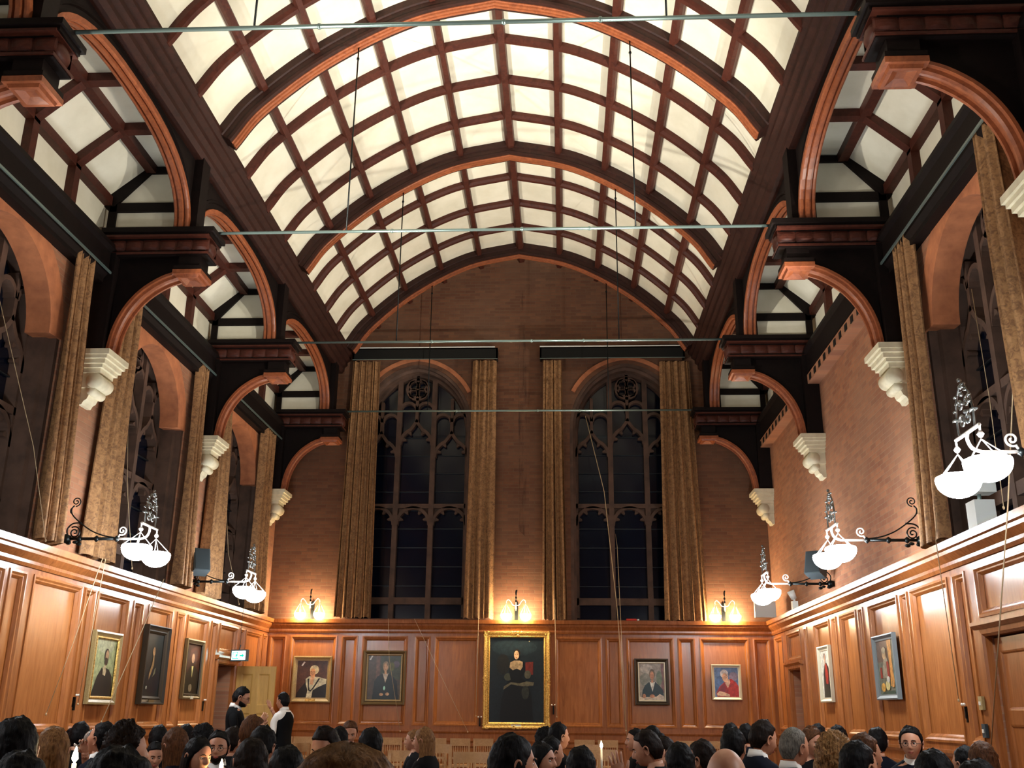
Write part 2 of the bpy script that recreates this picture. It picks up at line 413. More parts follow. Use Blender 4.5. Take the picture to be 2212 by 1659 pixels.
# pink brick hood arcs over the two end windows
for c, _ in EW:
    mb = MB(); mb.sweep2(arch_curve(c, 1.12, 6.72, 7.86)[4:-4], [(-.0, YE-.02), (.075, YE-.02), (.075, YE+.02), (0, YE+.02)], XZ); absU('hood_mould', mb, M['archbrick'], we)

# ------------------------------------------------------------------ panelling
ZP0, ZP1 = 1.36, 2.76
def panelling(name, plane, face, din, a0, a1, spans, doors=()):
    """oak framing with a recessed panel for each span; din = +1/-1: direction from the face into the wall"""
    t3 = (lambda a, b, d: (a, face+din*d, b)) if plane == 'xz' else (lambda a, b, d: (face+din*d, a, b))
    T = MB(); holes = []; P_ = []
    for s0, s1, kind in spans:
        if kind == 'p': rs = [(s0, s1, ZP0, ZP1), (s0, s1, .75, 1.02)]
        else: rs = [(s0, s1, 2.38, ZP1)]
        for r in rs: holes.append([(r[0], r[2]), (r[1], r[2]), (r[1], r[3]), (r[0], r[3])]); P_.append(r)
    pts = [(a0, .393)]
    for y0, y1, zt in sorted(doors): pts += [(y0, .393), (y0, zt), (y1, zt), (y1, .393)]
    pts += [(a1, .393), (a1, ZR-.02), (a0, ZR-.02)]
    dd = (face, face+din*.045)
    T.prism(pts, plane, dd[0], dd[1], holes)
    t = S(absU(name, T, M['oak_frame']))
    for r in P_:
        mb = MB(); e = .0
        mb.add([t3(x, z, .042) for x, z in ((r[0], r[2]), (r[1], r[2]), (r[1], r[3]), (r[0], r[3]))], [(0, 1, 2, 3)])
        if r[3]-r[2] > .3:   # mitred moulding
            path = [(r[0], r[2]), (r[1], r[2]), (r[1], r[3]), (r[0], r[3])]
            mb.sweep2(path, [(-.022, -.012), (.0, -.014), (.018, .004), (.03, .006), (.05, .034), (.05, .04), (-.022, .0)], t3, closed=True)
        absU('panel', mb, M['oak'], t)
    # picture rail / cornice with stepped mouldings, bottom ledges
    def segs():
        xs = [a0]; 
        return [(a0, a1)]
    def run(nm, prof, mt, breaks=()):
        mb = MB(); s0 = a0
        for b0, b1 in list(breaks)+[(a1, None)]:
            if b0 > s0: mb.sweep2([(s0, 0), (b0, 0)], prof, t3)
            s0 = b1
        return absU(nm, mb, mt, t)
    br = [(y0-.1, y1+.1) for y0, y1, _ in sorted(doors)]
    run('dado_cornice', [(ZR-.22, .0), (ZR-.22, -.02), (ZR-.19, -.035), (ZR-.16, -.035), (ZR-.10, -.085), (ZR-.07, -.09), (ZR-.06, -.12), (ZR, -.13), (ZR, .05)], M['oak_frame'])
    run('panel_ledge', [(1.22, .0), (1.22, -.012), (1.25, -.03), (1.275, -.03), (1.275, .0)], M['oak_frame'], br)
    run('panel_ledge', [(1.08, .0), (1.08, -.012), (1.11, -.035), (1.135, -.035), (1.135, .0)], M['oak_frame'], br)
    run('skirting', [(.393, .0), (.393, -.03), (.55, -.03), (.58, -.01), (.58, 0)], M['oak_frame'], br)
    for y0, y1, zt in doors:       # architrave round a doorway
        mb = MB(); mb.sweep2([(y1, .393), (y1, zt), (y0, zt), (y0, .393)], [(-.1, 0), (-.1, -.02), (-.07, -.035), (-.02, -.03), (0, -.01), (0, .0)][::-1], t3)
        absU('architrave', mb, M['oak_frame'], t)
        mb = MB(); mb.sweep2([(y0-.14, 0), (y1+.14, 0)], [(zt+.06, 0), (zt+.06, -.04), (zt+.09, -.07), (zt+.12, -.07), (zt+.12, 0)], t3); absU('door_head', mb, M['oak_frame'], t)
    return t
END = [(-4.24, -3.99), (-3.88, -3.11), (-2.99, -2.75), (-2.63, -1.89), (-1.73, -1.5), (-1.39, -.66), (-.52, .52), (.66, 1.41), (1.51, 1.75), (1.86, 2.62), (2.72, 2.97), (3.09, 3.87), (3.98, 4.23)]
LFT = [(17.2, 17.42, 'p'), (16.25, 17.1, 'p'), (15.95, 16.13, 'p'), (15.0, 15.8, 'd'), (14.62, 14.84, 'p'), (13.65, 14.45, 'p'), (13.25, 13.5, 'p'), (12.3, 13.05, 'p'), (11.85, 12.1, 'p'), (10.9, 11.68, 'p'), (10.58, 10.8, 'p'), (9.49, 10.47, 'p'), (9.05, 9.32, 'p'), (7.8, 8.93, 'p'), (7.4, 7.68, 'p'), (6.2, 7.25, 'p'), (5.7, 6.0, 'p'), (4.4, 5.5, 'p'), (2.8, 4.2, 'p')]
RGT = [(16.78, 17.35, 'p'), (15.5, 16.4, 'd'), (15.05, 15.2, 'p'), (13.78, 14.6, 'p'), (13.42, 13.62, 'p'), (12.5, 13.22, 'p'), (12.2, 12.36, 'p'), (10.93, 11.95, 'p'), (10.6, 10.8, 'p'), (9.47, 10.48, 'p'), (9.05, 9.3, 'p'), (7.5, 8.8, 'd'), (7.0, 7.25, 'p'), (5.8, 6.85, 'p'), (5.3, 5.6, 'p'), (3.8, 5.1, 'p')]
panelling('trim_1', 'yz', -WX+.045, -1, YB, YE, LFT, [(15.0, 15.8, 2.2)])
panelling('trim_2', 'xz', YE-.045, 1, -WX+.046, WX-.046, [(a, b, 'p') for a, b in END])
panelling('trim_3', 'yz', WX-.045, 1, YB, YE, RGT, [(15.55, 16.35, 2.22), (7.55, 8.75, 2.2)])

# ------------------------------------------------------------------ doors
def door_leaf(idx, w_, h_, loc, rz, m_, knob=True):
    D = S(thing('door_%d' % idx, loc, None, None, rz=rz)); D.pop('label', None)
    mb = MB(); th = .045
    ws = [(.1, w_/2-.05), (w_/2+.05, w_-.1)]; hs = [(.12, .32), (.4, .62), (.68, .94)]
    holes = [[(a, c*h_), (b, c*h_), (b, d*h_), (a, d*h_)] for a, b in ws for c, d in hs]
    mb.prism([(0, 0), (w_, 0), (w_, h_), (0, h_)], 'xz', 0, th, holes)
    local('door_frame', mb, m_, D)
    for h in holes:
        mb = MB(); (x0, z0), (x1, _), (_, z1), _ = h
        mb.box(x0, x1, th*.35, th*.65, z0, z1)
        for dd in (th*.35, th*.65):
            s_ = -1 if dd < th/2 else 1
            mb.sweep2([(x0, z0), (x1, z0), (x1, z1), (x0, z1)], [(0, dd+s_*.014), (.014, dd+s_*.012), (.03, dd), (0, dd)], XZ, closed=True)
        local('door_panel', mb, m_, D)
    return D
# left doorway: the leaf stands open into the hall, square to the wall
zf = .0
door_leaf(1, .74, 2.16, U((-4.28, 15.86, .393))+Vector((0, 0, .01)), 0, M['door'])
dl = door_leaf(2, .94, 2.17, U((4.42, 15.57, .393))+Vector((0, 0, .01)), math.radians(78), M['oak_frame'])
for zz in (1.52, 1.66):
    pass
dn = door_leaf(3, 1.40, 2.14, U((4.40, 7.57, .393))+Vector((0, 0, .01)), math.radians(90), M['oak_frame'])
# dim passages behind the doorways
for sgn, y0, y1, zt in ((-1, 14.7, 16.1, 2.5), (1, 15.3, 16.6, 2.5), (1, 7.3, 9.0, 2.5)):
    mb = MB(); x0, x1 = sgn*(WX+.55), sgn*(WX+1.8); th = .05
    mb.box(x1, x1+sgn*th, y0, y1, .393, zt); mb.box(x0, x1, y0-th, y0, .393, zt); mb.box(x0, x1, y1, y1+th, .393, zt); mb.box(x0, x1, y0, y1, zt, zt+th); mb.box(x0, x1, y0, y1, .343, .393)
    S(absU('wall_passage', mb, M['shadebrick']))

# =================================================================== roof
VC = spline([(-3.2, 7.92), (-2.85, 8.42), (-2.05, 9.12), (-1.03, 9.68), (0, 9.92)], 12)
VC = [(p.x, p.y) for p in VC]; VC = VC+[(-x, z) for x, z in reversed(VC[:-1])]
def curve_at(f):            # f in 0..1 by arc length
    L = [0]
    for a, b in zip(VC, VC[1:]): L.append(L[-1]+math.dist(a, b))
    d = f*L[-1]
    for i in range(len(VC)-1):
        if L[i+1] >= d-1e-9:
            t = (d-L[i])/(L[i+1]-L[i]); p = Vector(VC[i]).lerp(Vector(VC[i+1]), t); tg = (Vector(VC[i+1])-Vector(VC[i])).normalized()
            return p, tg
mb = MB(); mb.smooth = True
mb.grid([[(x, y, z) for y in (YB, YE+.3)] for x, z in VC]); mb.grid([[(x, y, z+.05) for y in (YB, YE+.3)] for x, z in VC])
vault = S(absU('ceiling', mb, M['plaster']))
VREV = list(reversed(VC))       # left normal of the reversed path points down into the room? (checked: right-to-left, left = down)
for i in range(1, 10):          # long ribs
    p, t = curve_at(i/10); nn = Vector((t.y, -t.x)); w_ = .055 if i != 5 else .07; dp = .11 if i != 5 else .14
    mb = MB(); prof = [(-w_, .02), (-w_, -dp*.6), (-w_*.6, -dp), (w_*.6, -dp), (w_, -dp*.6), (w_, .02)]
    rows = [[(p.x+t.x*a-nn.x*b*1, y, p.y+t.y*a-nn.y*b*1) for a, b in prof] for y in (YB, YE)]
    mb.grid(rows, closed=True); absU('rib', mb, M['rib'], vault)
ribs_y = []
for i in range(len(TY)-1):
    for j in (1, 2, 3): ribs_y.append(TY[i]-3.509*j/4)
for y in ribs_y:
    mb = MB(); mb.sweep2(VC, [(.02, y-.05), (-.06, y-.05), (-.1, y-.03), (-.1, y+.03), (-.06, y+.05), (.02, y+.05)], XZ)
    absU('rib', mb, M['rib'], vault)
# arcade plates (the springing beams either side of the vault), moulded
for sgn, w1 in ((-1, 'left'), (1, 'right')):
    mb = MB()
    prof = [(3.52, 7.55), (3.52, 7.98), (3.16, 7.98), (3.12, 7.93), (3.12, 7.88), (3.17, 7.84), (3.17, 7.8), (3.23, 7.76), (3.23, 7.7), (3.28, 7.66), (3.28, 7.6), (3.32, 7.55)]
    mb.grid([[(sgn*x, y, z) for x, z in prof] for y in (YB, YE)], closed=True)
    absU('arcade_plate', mb, M['plate'], vault)
# arcade arches and spandrels, one per bay and side
ordn = ['nearest the end wall', 'second from the end wall', 'third from the end wall', 'fourth from the end wall', 'last from the end wall']
for sgn, sd in ((-1, 'left'), (1, 'right')):
    for i in range(4):
        y1, y0 = TY[i]-.1, TY[i+1]+.1; c = (y0+y1)/2; hw = (y1-y0)/2
        A = thing('arcade_arch', U((sgn*3.4, c, 6.65)), 'timber arch along the %s side of the roof, bay %s' % (sd, ordn[i]), 'roof arch', 'arcade arches of the roof')
        cur = [(y1, 6.65)]
        for j in range(1, 24):
            a = math.pi*j/24; ca, sa = math.cos(a), math.sin(a)
            cur.append((c+hw*math.copysign(abs(ca)**.8, ca), 6.65+.80*sa**.86))
        cur.append((y0, 6.65))
        sp = [(y0, 7.6), (y1, 7.6)]+[(a, b) for a, b in cur]
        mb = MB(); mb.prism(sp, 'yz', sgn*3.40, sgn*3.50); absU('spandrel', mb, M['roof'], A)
        mb = MB(); mb.sweep2(cur, [(.0, sgn*3.37), (.05, sgn*3.37), (.06, sgn*3.385), (.06, sgn*3.405), (.035, sgn*3.41), (.035, sgn*3.425), (.07, sgn*3.435), (.07, sgn*3.475), (.035, sgn*3.485), (.035, sgn*3.50), (.06, sgn*3.505), (.06, sgn*3.525), (.05, sgn*3.54), (.0, sgn*3.54)], YZ)
        absU('arch_moulding', mb, M['arch'], A)
        mb = MB(); cur2 = [(a, b+.1) for a, b in cur[2:-2]]; mb.sweep2(cur2, [(-.02, sgn*3.385), (.01, sgn*3.375), (.02, sgn*3.40), (-.02, sgn*3.40)], YZ); absU('hood_moulding', mb, M['roof'], A)
# aisle ceilings
for sgn, nm in ((-1, 'ceiling_left'), (1, 'ceiling_right')):
    sec = [(3.5, 7.52), (3.93, 7.52), (4.42, 7.1), (4.42, 6.4)]
    mb = MB(); mb.grid([[(sgn*x, y, z) for y in (YB, YE)] for x, z in sec]); mb.grid([[(sgn*(x+.04), y, z+.04) for y in (YB, YE)] for x, z in sec])
    ai = S(absU(nm, mb, M['plaster']))
    for (x, z, ww) in ((3.94, 7.49, .07), (4.40, 7.08, .07), (4.38, 6.52, .05)):
        mb = MB(); mb.box(sgn*(x-ww), sgn*(x+ww*.5), YB, YE, z-ww, z+.04); absU('purlin', mb, M['rib'] if z > 7 else M['roof'], ai)
    ys = []
    for i in range(5):
        for j in (1, 2, 3): ys.append(TY[i]-3.509*j/4)
    for y in ys:
        mb = MB(); a = .055
        mb.sweep2([(sgn*3.5, 7.50), (sgn*3.94, 7.50), (sgn*4.40, 7.08), (sgn*4.40, 6.45)], [(sgn*.02, y-a), (sgn*-.07, y-a), (sgn*-.07, y+a), (sgn*.02, y+a)], XZ) if sgn < 0 else mb.sweep2([(3.5, 7.50), (3.94, 7.50), (4.40, 7.08), (4.40, 6.45)], [(.02, y-a), (-.07, y-a), (-.07, y+a), (.02, y+a)], XZ)
        absU('rafter', mb, M['rib'], ai)
    # wall plate
    mb = MB(); prof = [(4.18, 6.47), (4.16, 6.40), (4.2, 6.36), (4.2, 6.10), (4.24, 6.05), (4.24, 6.0), (4.42, 6.0), (4.42, 6.47)]
    mb.grid([[(sgn*x, y, z) for x, z in prof] for y in (YB, YE)], closed=True); absU('wall_plate', mb, M['roof'], ai)
    if sgn > 0:      # row of joist sockets under the plate where the right wall is blank
        mb = MB()
        mb.box(4.19, 4.35, 9.95, YE, 5.93, 6.06); absU('brick_course', mb, M['brick_side'], ai)
        y = 10.3
        while y < 17.3:
            mb = MB(); mb.box(4.183, 4.20, y-.05, y+.05, 5.945, 6.03); absU('joist_socket', mb, M['pelmet'], ai); y += .26
# trusses
wordsT = ['against the end wall', 'second from the end wall', 'third from the end wall', 'fourth from the end wall, at the top corners']
def half_truss(sgn, y0):
    """hammer beam, bracket, post, pendant of one side; absolute at y0"""
    out = []
    def A(nm, mb, m_): out.append((nm, mb, m_))
    b = lambda mb, x0, x1, hy, z0, z1: mb.box(sgn*x0, sgn*x1, y0-hy, y0+hy, z0, z1)
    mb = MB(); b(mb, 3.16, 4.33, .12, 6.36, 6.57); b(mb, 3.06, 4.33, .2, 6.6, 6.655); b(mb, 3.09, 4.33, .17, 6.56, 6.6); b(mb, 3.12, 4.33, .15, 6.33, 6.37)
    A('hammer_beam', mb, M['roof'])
    mb = MB()
    for z, hy in ((6.548, .185), (6.345, .165)): b(mb, 3.11, 4.3, hy, z, z+.022)
    A('beam_moulding', mb, M['rib'])
    for s_ in (-1, 1):            # carved band along each side of the beam
        mb = MB(); rows = []
        for z, g in ((6.395, 0), (6.41, .5), (6.435, .9), (6.465, 1), (6.495, .9), (6.52, .5), (6.535, 0)):
            rows.append([(sgn*(3.12+i*.0148), y0+s_*(.116+.034*g*abs(math.sin(i*.245))**.6), z) for i in range(83)])
        mb.grid(rows); A('carved_band', mb, M['rib'])
    mb = MB(); mb.ball((sgn*3.15, y0, 6.45), (.06, .12, .09), 10, 6); A('carved_boss', mb, M['rib'])
    arc = [(3.46, 6.15), (3.62, 6.09), (3.8, 5.97), (3.93, 5.83), (4.03, 5.66), (4.1, 5.45), (4.135, 5.2)]
    arc = [(p.x, p.y) for p in spline(arc, 3)]
    mb = MB(); mb.prism([(sgn*3.24, 6.36), (sgn*3.24, 6.14)]+[(sgn*x, z) for x, z in arc]+[(sgn*4.33, 5.2), (sgn*4.33, 6.36)], 'xz', y0-.06, y0+.06)
    A('bracket_panel', mb, M['roof'])
    mb = MB()
    pr = [(-.0, y0-.12), (-.03, y0-.12), (-.03, y0-.085), (-.06, y0-.08), (-.075, y0-.06), (-.075, y0-.035), (-.045, y0-.03), (-.045, y0+.03), (-.075, y0+.035), (-.075, y0+.06), (-.06, y0+.08), (-.03, y0+.085), (-.03, y0+.12), (.0, y0+.12)]
    if sgn > 0: mb.sweep2(arc, [(a, d) for a, d in pr], XZ)
    else: mb.sweep2([(-x, z) for x, z in arc], [(-a, d) for a, d in pr], XZ)
    A('curved_brace', mb, M['arch'])
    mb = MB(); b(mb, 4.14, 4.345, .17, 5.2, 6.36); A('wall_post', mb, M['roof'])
    mb = MB(); b(mb, 3.2, 3.44, .13, 6.12, 6.36); b(mb, 3.165, 3.475, .165, 6.16, 6.2); 
    A('pendant_block', mb, M['roof'])
    mb = MB(); b(mb, 3.16, 3.48, .17, 6.1, 6.15)
    c = (sgn*3.32, y0)
    v = [(c[0]+dx*.13, c[1]+dy*.14, 6.1) for dx, dy in ((-1, -1), (1, -1), (1, 1), (-1, 1))]+[(c[0]+dx*.12, c[1]+dy*.13, 6.07) for dx, dy in ((-1, -1), (1, -1), (1, 1), (-1, 1))]+[(c[0]+dx*.09, c[1]+dy*.1, 6.07) for dx, dy in ((-1, -1), (1, -1), (1, 1), (-1, 1))]+[(c[0], c[1], 6.12)]
    mb.add(v, [(i, (i+1) % 4, 4+(i+1) % 4, 4+i) for i in range(4)]+[(4+i, 4+(i+1) % 4, 8+(i+1) % 4, 8+i) for i in range(4)]+[(8+i, 8+(i+1) % 4, 12) for i in range(4)])
    A('pendant', mb, M['arch'])
    mb = MB(); b(mb, 3.3, 3.56, .11, 6.65, 7.9); A('arcade_post', mb, M['roof'])
    mb = MB()     # timber framing above the beam: sill, rail, knee, top rail
    for z0, z1 in ((6.655, 6.70), (6.93, 7.04), (7.42, 7.5)): b(mb, 3.5, 4.35, .05, z0, z1)
    b(mb, 3.5, 3.58, .05, 6.7, 7.45); b(mb, 4.27, 4.36, .05, 6.65, 7.2)
    mb.prism([(sgn*3.86, 7.5), (sgn*4.02, 7.5), (sgn*4.42, 7.14), (sgn*4.42, 7.0), (sgn*4.3, 7.0)], 'xz', y0-.055, y0+.055)
    A('aisle_frame', mb, M['roof'])
    mb = MB(); mb.prism([(sgn*3.56, 6.7), (sgn*4.3, 6.7), (sgn*4.3, 7.1), (sgn*3.95, 7.45), (sgn*3.56, 7.45)], 'xz', y0-.015, y0+.015)
    A('plaster_infill', mb, M['plaster'])
    return out
T0 = None
for i, y in enumerate(TY[:5]):
    lab = 'dark timber hammerbeam roof truss, %s' % (wordsT[i] if i < 4 else 'behind the viewer')
    if T0 is None:
        T0 = thing('roof_truss', U((0, y, 6.65)), lab, 'roof truss', 'hammerbeam trusses')
        for sgn in (-1, 1):
            for nm, mb, m_ in half_truss(sgn, y): absU(nm, mb, m_, T0)
        mb = MB(); s = y
        mb.sweep2(VC, [(.03, s-.13), (-.09, s-.13), (-.10, s-.11), (-.17, s-.11), (-.18, s-.125), (-.215, s-.12), (-.215, s+.12), (-.18, s+.125), (-.17, s+.11), (-.10, s+.11), (-.09, s+.13), (.03, s+.13)], XZ); absU('arch_rib', mb, M['plate'], T0)
        mb = MB(); mb.sweep2(VC, [(-.21, s-.065), (-.225, s-.065), (-.23, s-.05), (-.25, s-.045), (-.25, s-.012), (-.235, s-.008), (-.235, s+.008), (-.25, s+.012), (-.25, s+.045), (-.23, s+.05), (-.225, s+.065), (-.21, s+.065)], XZ); absU('rib_soffit', mb, M['arch'], T0)
        mb = MB(); mb.tube([U((x, y, 6.665))-U((0, y, 6.65)) for x in (-3.12, 3.12)], .021, 8)
        for x in (-1.1, 1.1, .35): mb.ball(U((x, y, 6.665))-U((0, y, 6.65)), (.03, .03, .03), 8, 5)
        local('tie_rod', mb, M['steel'], T0)
        for x in (-1.62, 1.61):
            mb = MB(); mb.tube([U((x, y, z))-U((0, y, 6.65)) for z in (6.66, 9.2)], .011, 6); mb.ball(U((x, y, 8.95))-U((0, y, 6.65)), (.022, .022, .03), 8, 5)
            local('hanger_rod', mb, M['iron'], T0)
    else: dup(T0, U((0, y, 6.65)), lab)
# corbels
def corbel(sgn, y):
    mb = MB(); b = lambda x0, hy, z0, z1: mb.box(sgn*x0, sgn*4.36, y-hy, y+hy, z0, z1)
    b(4.02, .25, 5.14, 5.2); b(4.045, .235, 5.10, 5.14); b(4.07, .21, 5.05, 5.10); b(4.1, .19, 5.01, 5.05); b(4.13, .16, 4.96, 5.01); b(4.17, .14, 4.80, 4.96)
    mb.tube([(sgn*4.19, y-.15, 4.88), (sgn*4.19, y+.15, 4.88)], .085, 16)
    mb.tube([(sgn*4.22, y-.13, 4.77), (sgn*4.22, y+.13, 4.77)], .05, 12)
    mb.prism([(sgn*4.17, 4.83), (sgn*4.36, 4.83), (sgn*4.36, 4.62), (sgn*4.31, 4.62), (sgn*4.29, 4.66), (sgn*4.26, 4.68), (sgn*4.24, 4.73)], 'xz', y-.11, y+.11)
    return mb
for sgn, sd in ((-1, 'left'), (1, 'right')):
    for i in range(4):
        o = absU('stone_corbel', corbel(sgn, TY[i]), M['corbel'])
        props(o, 'carved cream stone corbel on the %s wall, %s' % (sd, ['closest to the end wall', 'second from the end wall', 'third from the end wall', 'fourth from the end wall'][i]), 'corbel', 'stone corbels')

# =================================================================== curtains
def curtain(plane, face, a0t, a1t, a0b, a1b, z0, z1, label, folds=5, swag=None, sgn=1, amp=.038):
    n = folds*8; rows = []
    random.seed(label)
    ph = random.random()*6; fr = [random.uniform(.75, 1.3) for _ in range(folds+1)]
    for iz in range(15):
        t = iz/14; z = z0+(z1-z0)*t; r = []
        for j in range(n+1):
            u_ = j/n; ub = u_+.25/folds*math.sin(u_*folds*math.pi+ph); k_ = min(int(u_*folds), folds-1)
            a = (a0b+(a1b-a0b)*ub)*(1-t)+(a0t+(a1t-a0t)*ub)*t
            A_ = amp*fr[k_]*(1-.35*t); d = A_*math.sin(u_*folds*2*math.pi+ph+.4*math.sin(3*t))+.012*math.sin(u_*31+t*4)
            zz = z+(.015*math.sin(u_*folds*6.28) if iz == 0 else 0)
            r.append((a, face-d, zz) if plane == 'xz' else (face-sgn*d, a, zz))
        rows.append(r)
    mb = MB(); mb.smooth = True; mb.grid(rows)
    th = .012; mb.grid([[(v[0], v[1]+th, v[2]) if plane == 'xz' else (v[0]+sgn*th, v[1], v[2]) for v in r] for r in rows])
    o = absU('curtain', mb, M['curtain']); props(o, label, 'curtain', 'tall gold brocade curtains'); return o
curtain('xz', YE-.13, -3.10, -2.60, -3.17, -2.53, 3.08, 7.74, 'wide gold brocade curtain left of the left end window', 8)
curtain('xz', YE-.13, -.84, -.44, -.90, -.43, 3.08, 7.74, 'narrow gold brocade curtain right of the left end window', 5)
curtain('xz', YE-.13, .43, .79, .42, .86, 3.06, 7.74, 'narrow gold brocade curtain left of the right end window', 5)
curtain('xz', YE-.13, 2.58, 3.12, 2.51, 3.24, 3.06, 7.70, 'wide gold brocade curtain right of the right end window', 8)
for lab, sgn, t0, t1, b0, b1, zt in (
    ('gold brocade curtain on the left wall hanging by the far corner', -1, 16.05, 16.6, 16.05, 16.75, 6.1),
    ('gold brocade curtain on the left wall, far side of the dark speaker', -1, 13.85, 14.25, 13.72, 14.55, 6.0),
    ('gold brocade curtain on the left wall, near side of the dark speaker', -1, 12.85, 13.15, 12.85, 13.3, 6.12),
    ('gold brocade curtain on the left wall, behind the nearest iron lamp arm', -1, 10.35, 10.8, 10.3, 10.98, 6.1),
    ('gold brocade curtain on the left wall, nearest to the viewer', -1, 9.2, 9.55, 9.25, 9.68, 6.14),
    ('gold brocade curtain on the right wall, far side of the tall window', 1, 9.15, 9.55, 9.2, 9.72, 6.14),
    ('gold brocade curtain on the right wall, near side of the tall window', 1, 7.0, 7.4, 6.75, 7.3, 6.16)):
    curtain('yz', sgn*(WX-.12), t0, t1, b0, b1, 3.09, zt, lab, 5, sgn=sgn, amp=.065)
# pelmet boards with rails over the end windows
for x0, x1, lab in ((-3.1, -.40, 'dark pelmet board with white rail over the left end window'), (.38, 3.03, 'dark pelmet board with white rail over the right end window')):
    P = thing('pelmet', U(((x0+x1)/2, YE, 7.87)), lab, 'pelmet', 'pelmets')
    mb = MB(); mb.box(x0, x1, YE-.2, YE-.17, 7.76, 7.97); mb.box(x0, x1, YE-.2, YE, 7.95, 7.97); mb.box(x0, x0+.03, YE-.2, YE, 7.76, 7.97); mb.box(x1-.03, x1, YE-.2, YE, 7.76, 7.97); absU('board', mb, M['pelmet'], P)
    mb = MB(); mb.box(x0, x1-.05, YE-.215, YE-.2, 7.975, 7.992); absU('rail', mb, M['whiteplastic'], P)
    mb = MB(); mb.box(x0, x1, YE-.205, YE-.19, 7.752, 7.76); absU('rail', mb, M['steel'], P)
# curtain rails along the side walls
for sgn, y0, y1, lab in ((-1, 7.0, 16.9, 'thin steel curtain rail along the left wall plate'), (1, 6.6, 9.9, 'thin steel curtain rail along the right wall plate')):
    o = absU('curtain_rail', MB().box(sgn*4.16, sgn*4.175, y0, y1, 6.10, 6.125), M['steel']); props(o, lab, 'curtain rail')
# =================================================================== lamps
def spiral(c, r0, turns, a0, ax, n=40, hand=1):
    out = []
    for i in range(n+1):
        t = i/n; r = r0*(1-t)**.8+.004; a = a0+hand*turns*2*math.pi*t
        out.append((c[0]+ax*r*math.cos(a), 0, c[1]+r*math.sin(a)))
    return out
def bowl_mesh(r, flat=.8):
    mb = MB(); prof = [(r*.02, -r*flat)]+[(r*math.sin(a*math.pi/16), -r*flat*math.cos(a*math.pi/16)) for a in range(1, 9)]+[(r*.97, r*.12), (r*.8, r*.2), (r*.02, r*.22)]
    mb.lathe((0, 0, 0), prof, 24); return mb
def side_lamp(sgn, label):
    """wrought iron arm from the wall with two hanging glass bowls; origin on the wall, units of 1.2 m, x measured into the hall"""
    L = thing('iron_wall_lamp', (0, 0, 0), label, 'wall lamp', 'iron wall lamps with two glass bowls')
    s = -sgn                                   # direction into the hall
    X = lambda pts: [(s*p[0], p[1], p[2]) for p in pts]
    mb = MB(); mb.tube(X([(0, 0, 0), (.55, 0, 0)]), .016, 8)
    for x in (.16, .34, .55): mb.lathe((s*x, 0, 0), [(.001, -.035), (.028, -.012), (.028, .012), (.001, .035)], 8)
    mb.lathe((s*.02, 0, 0), [(.001, -.05), (.05, -.03), (.05, .03), (.001, .05)], 10)
    for (x, z) in ((.05, -.045), (.12, -.035), (.16, -.055)): mb.ball((s*x, 0, z), (.03, .02, .018), 8, 5)
    local('arm', mb, M['iron'], L, K)
    mb = MB()
    mb.tube(X([(p.x, 0, p.y) for p in spline([(.56, .01), (.42, .03), (.28, .08), (.14, .17), (.05, .25), (.035, .31), (.06, .345)], 6)]), .0075, 6)
    mb.tube(X(spiral((.075, .385), .045, 1.6, -1.57, 1)), .0065, 6)
    mb.tube(X([(p.x, 0, p.y) for p in spline([(.16, .165), (.07, .155), (.02, .10), (.03, .04), (.06, .01)], 6)]), .008, 6)
    mb.tube(X(spiral((.1, .065), .058, 1.7, 2.2, 1, hand=-1)), .0075, 6)
    mb.ball((s*.03, 0, .29), (.012, .012, .03), 8, 5)
    local('scrollwork', mb, M['iron'], L, K)
    mb = MB(); mb.tube(X(spiral((.60, .085), .045, 1.5, -2.2, 1)), .0075, 6); mb.tube(X([(.58, 0, .045), (.56, 0, .01)]), .008, 6)
    mb.tube(X([(.55, 0, 0), (.78, 0, 0)]+[(p.x, 0, p.y) for p in spline([(.80, .0), (.86, .025), (.885, .08), (.88, .13)], 5)]), .0125, 8)
    mb.tube([(s*.88, -.2, .13), (s*.88, .2, .13)], .013, 8)
    for y in (-.2, .2): mb.tube([(s*.88, y, .14), (s*.88, y, .085)], .008, 8); mb.lathe((s*.88, y, .065), [(.001, .03), (.012, .02), (.024, 0), (.012, -.018), (.001, -.025)], 12)
    local('crossbar', mb, M['brass'], L, K)
    mb = MB()                                    # leafy crown
    cur = [(.88, -.13, .13), (.88, -.14, .25), (.88, -.115, .36), (.88, -.06, .43), (.88, 0, .47), (.88, .06, .43), (.88, .115, .36), (.88, .14, .25), (.88, .13, .13)]
    mb.tube(X([tuple(p) for p in spline(cur, 4)]), .008, 6)
    random.seed(4)
    for p in spline(cur, 2)[2:-2]: mb.ball((s*p[0]+random.uniform(-.02, .02), p[1], p[2]), (.016, .022, .01), 6, 4)
    for y, hd in ((-.055, 1), (.055, -1)):
        for zc, r in ((.22, .045), (.33, .035)):
            mb.tube([(s*.88, y+hd*-q_[0], q_[2]) for q_ in spiral((0, zc), r, 1.4, .6, 1, 20)], .008, 5)
    for z in (.2, .27, .34, .4, .45, .5): mb.ball((s*.88, random.uniform(-.03, .03), z), (.018, .016, .016), 6, 4)
    for y in (-.14, .14): mb.box(s*.86, s*.90, y-.03, y+.03, .245, .255)
    local('leaf_crown', mb, M['crown'], L, K)
    for y in (-.245, .245):
        bw = local('glass_bowl', bowl_mesh(.148, .85), M['bowl'], L, K); bw.location = (s*.88*K, y*K, -.13*K)
        mb = MB()
        for a in range(4):
            an = a*math.pi/2+.5; mb.tube([(0, (-.045 if y > 0 else .045), .165), (.143*math.cos(an), .143*math.sin(an), .02)], .004, 5)
        local('hanging_rods', mb, M['brass'], bw, K)
    return L
names_ = {0: 'fourth', 1: 'x'}
proto = {}
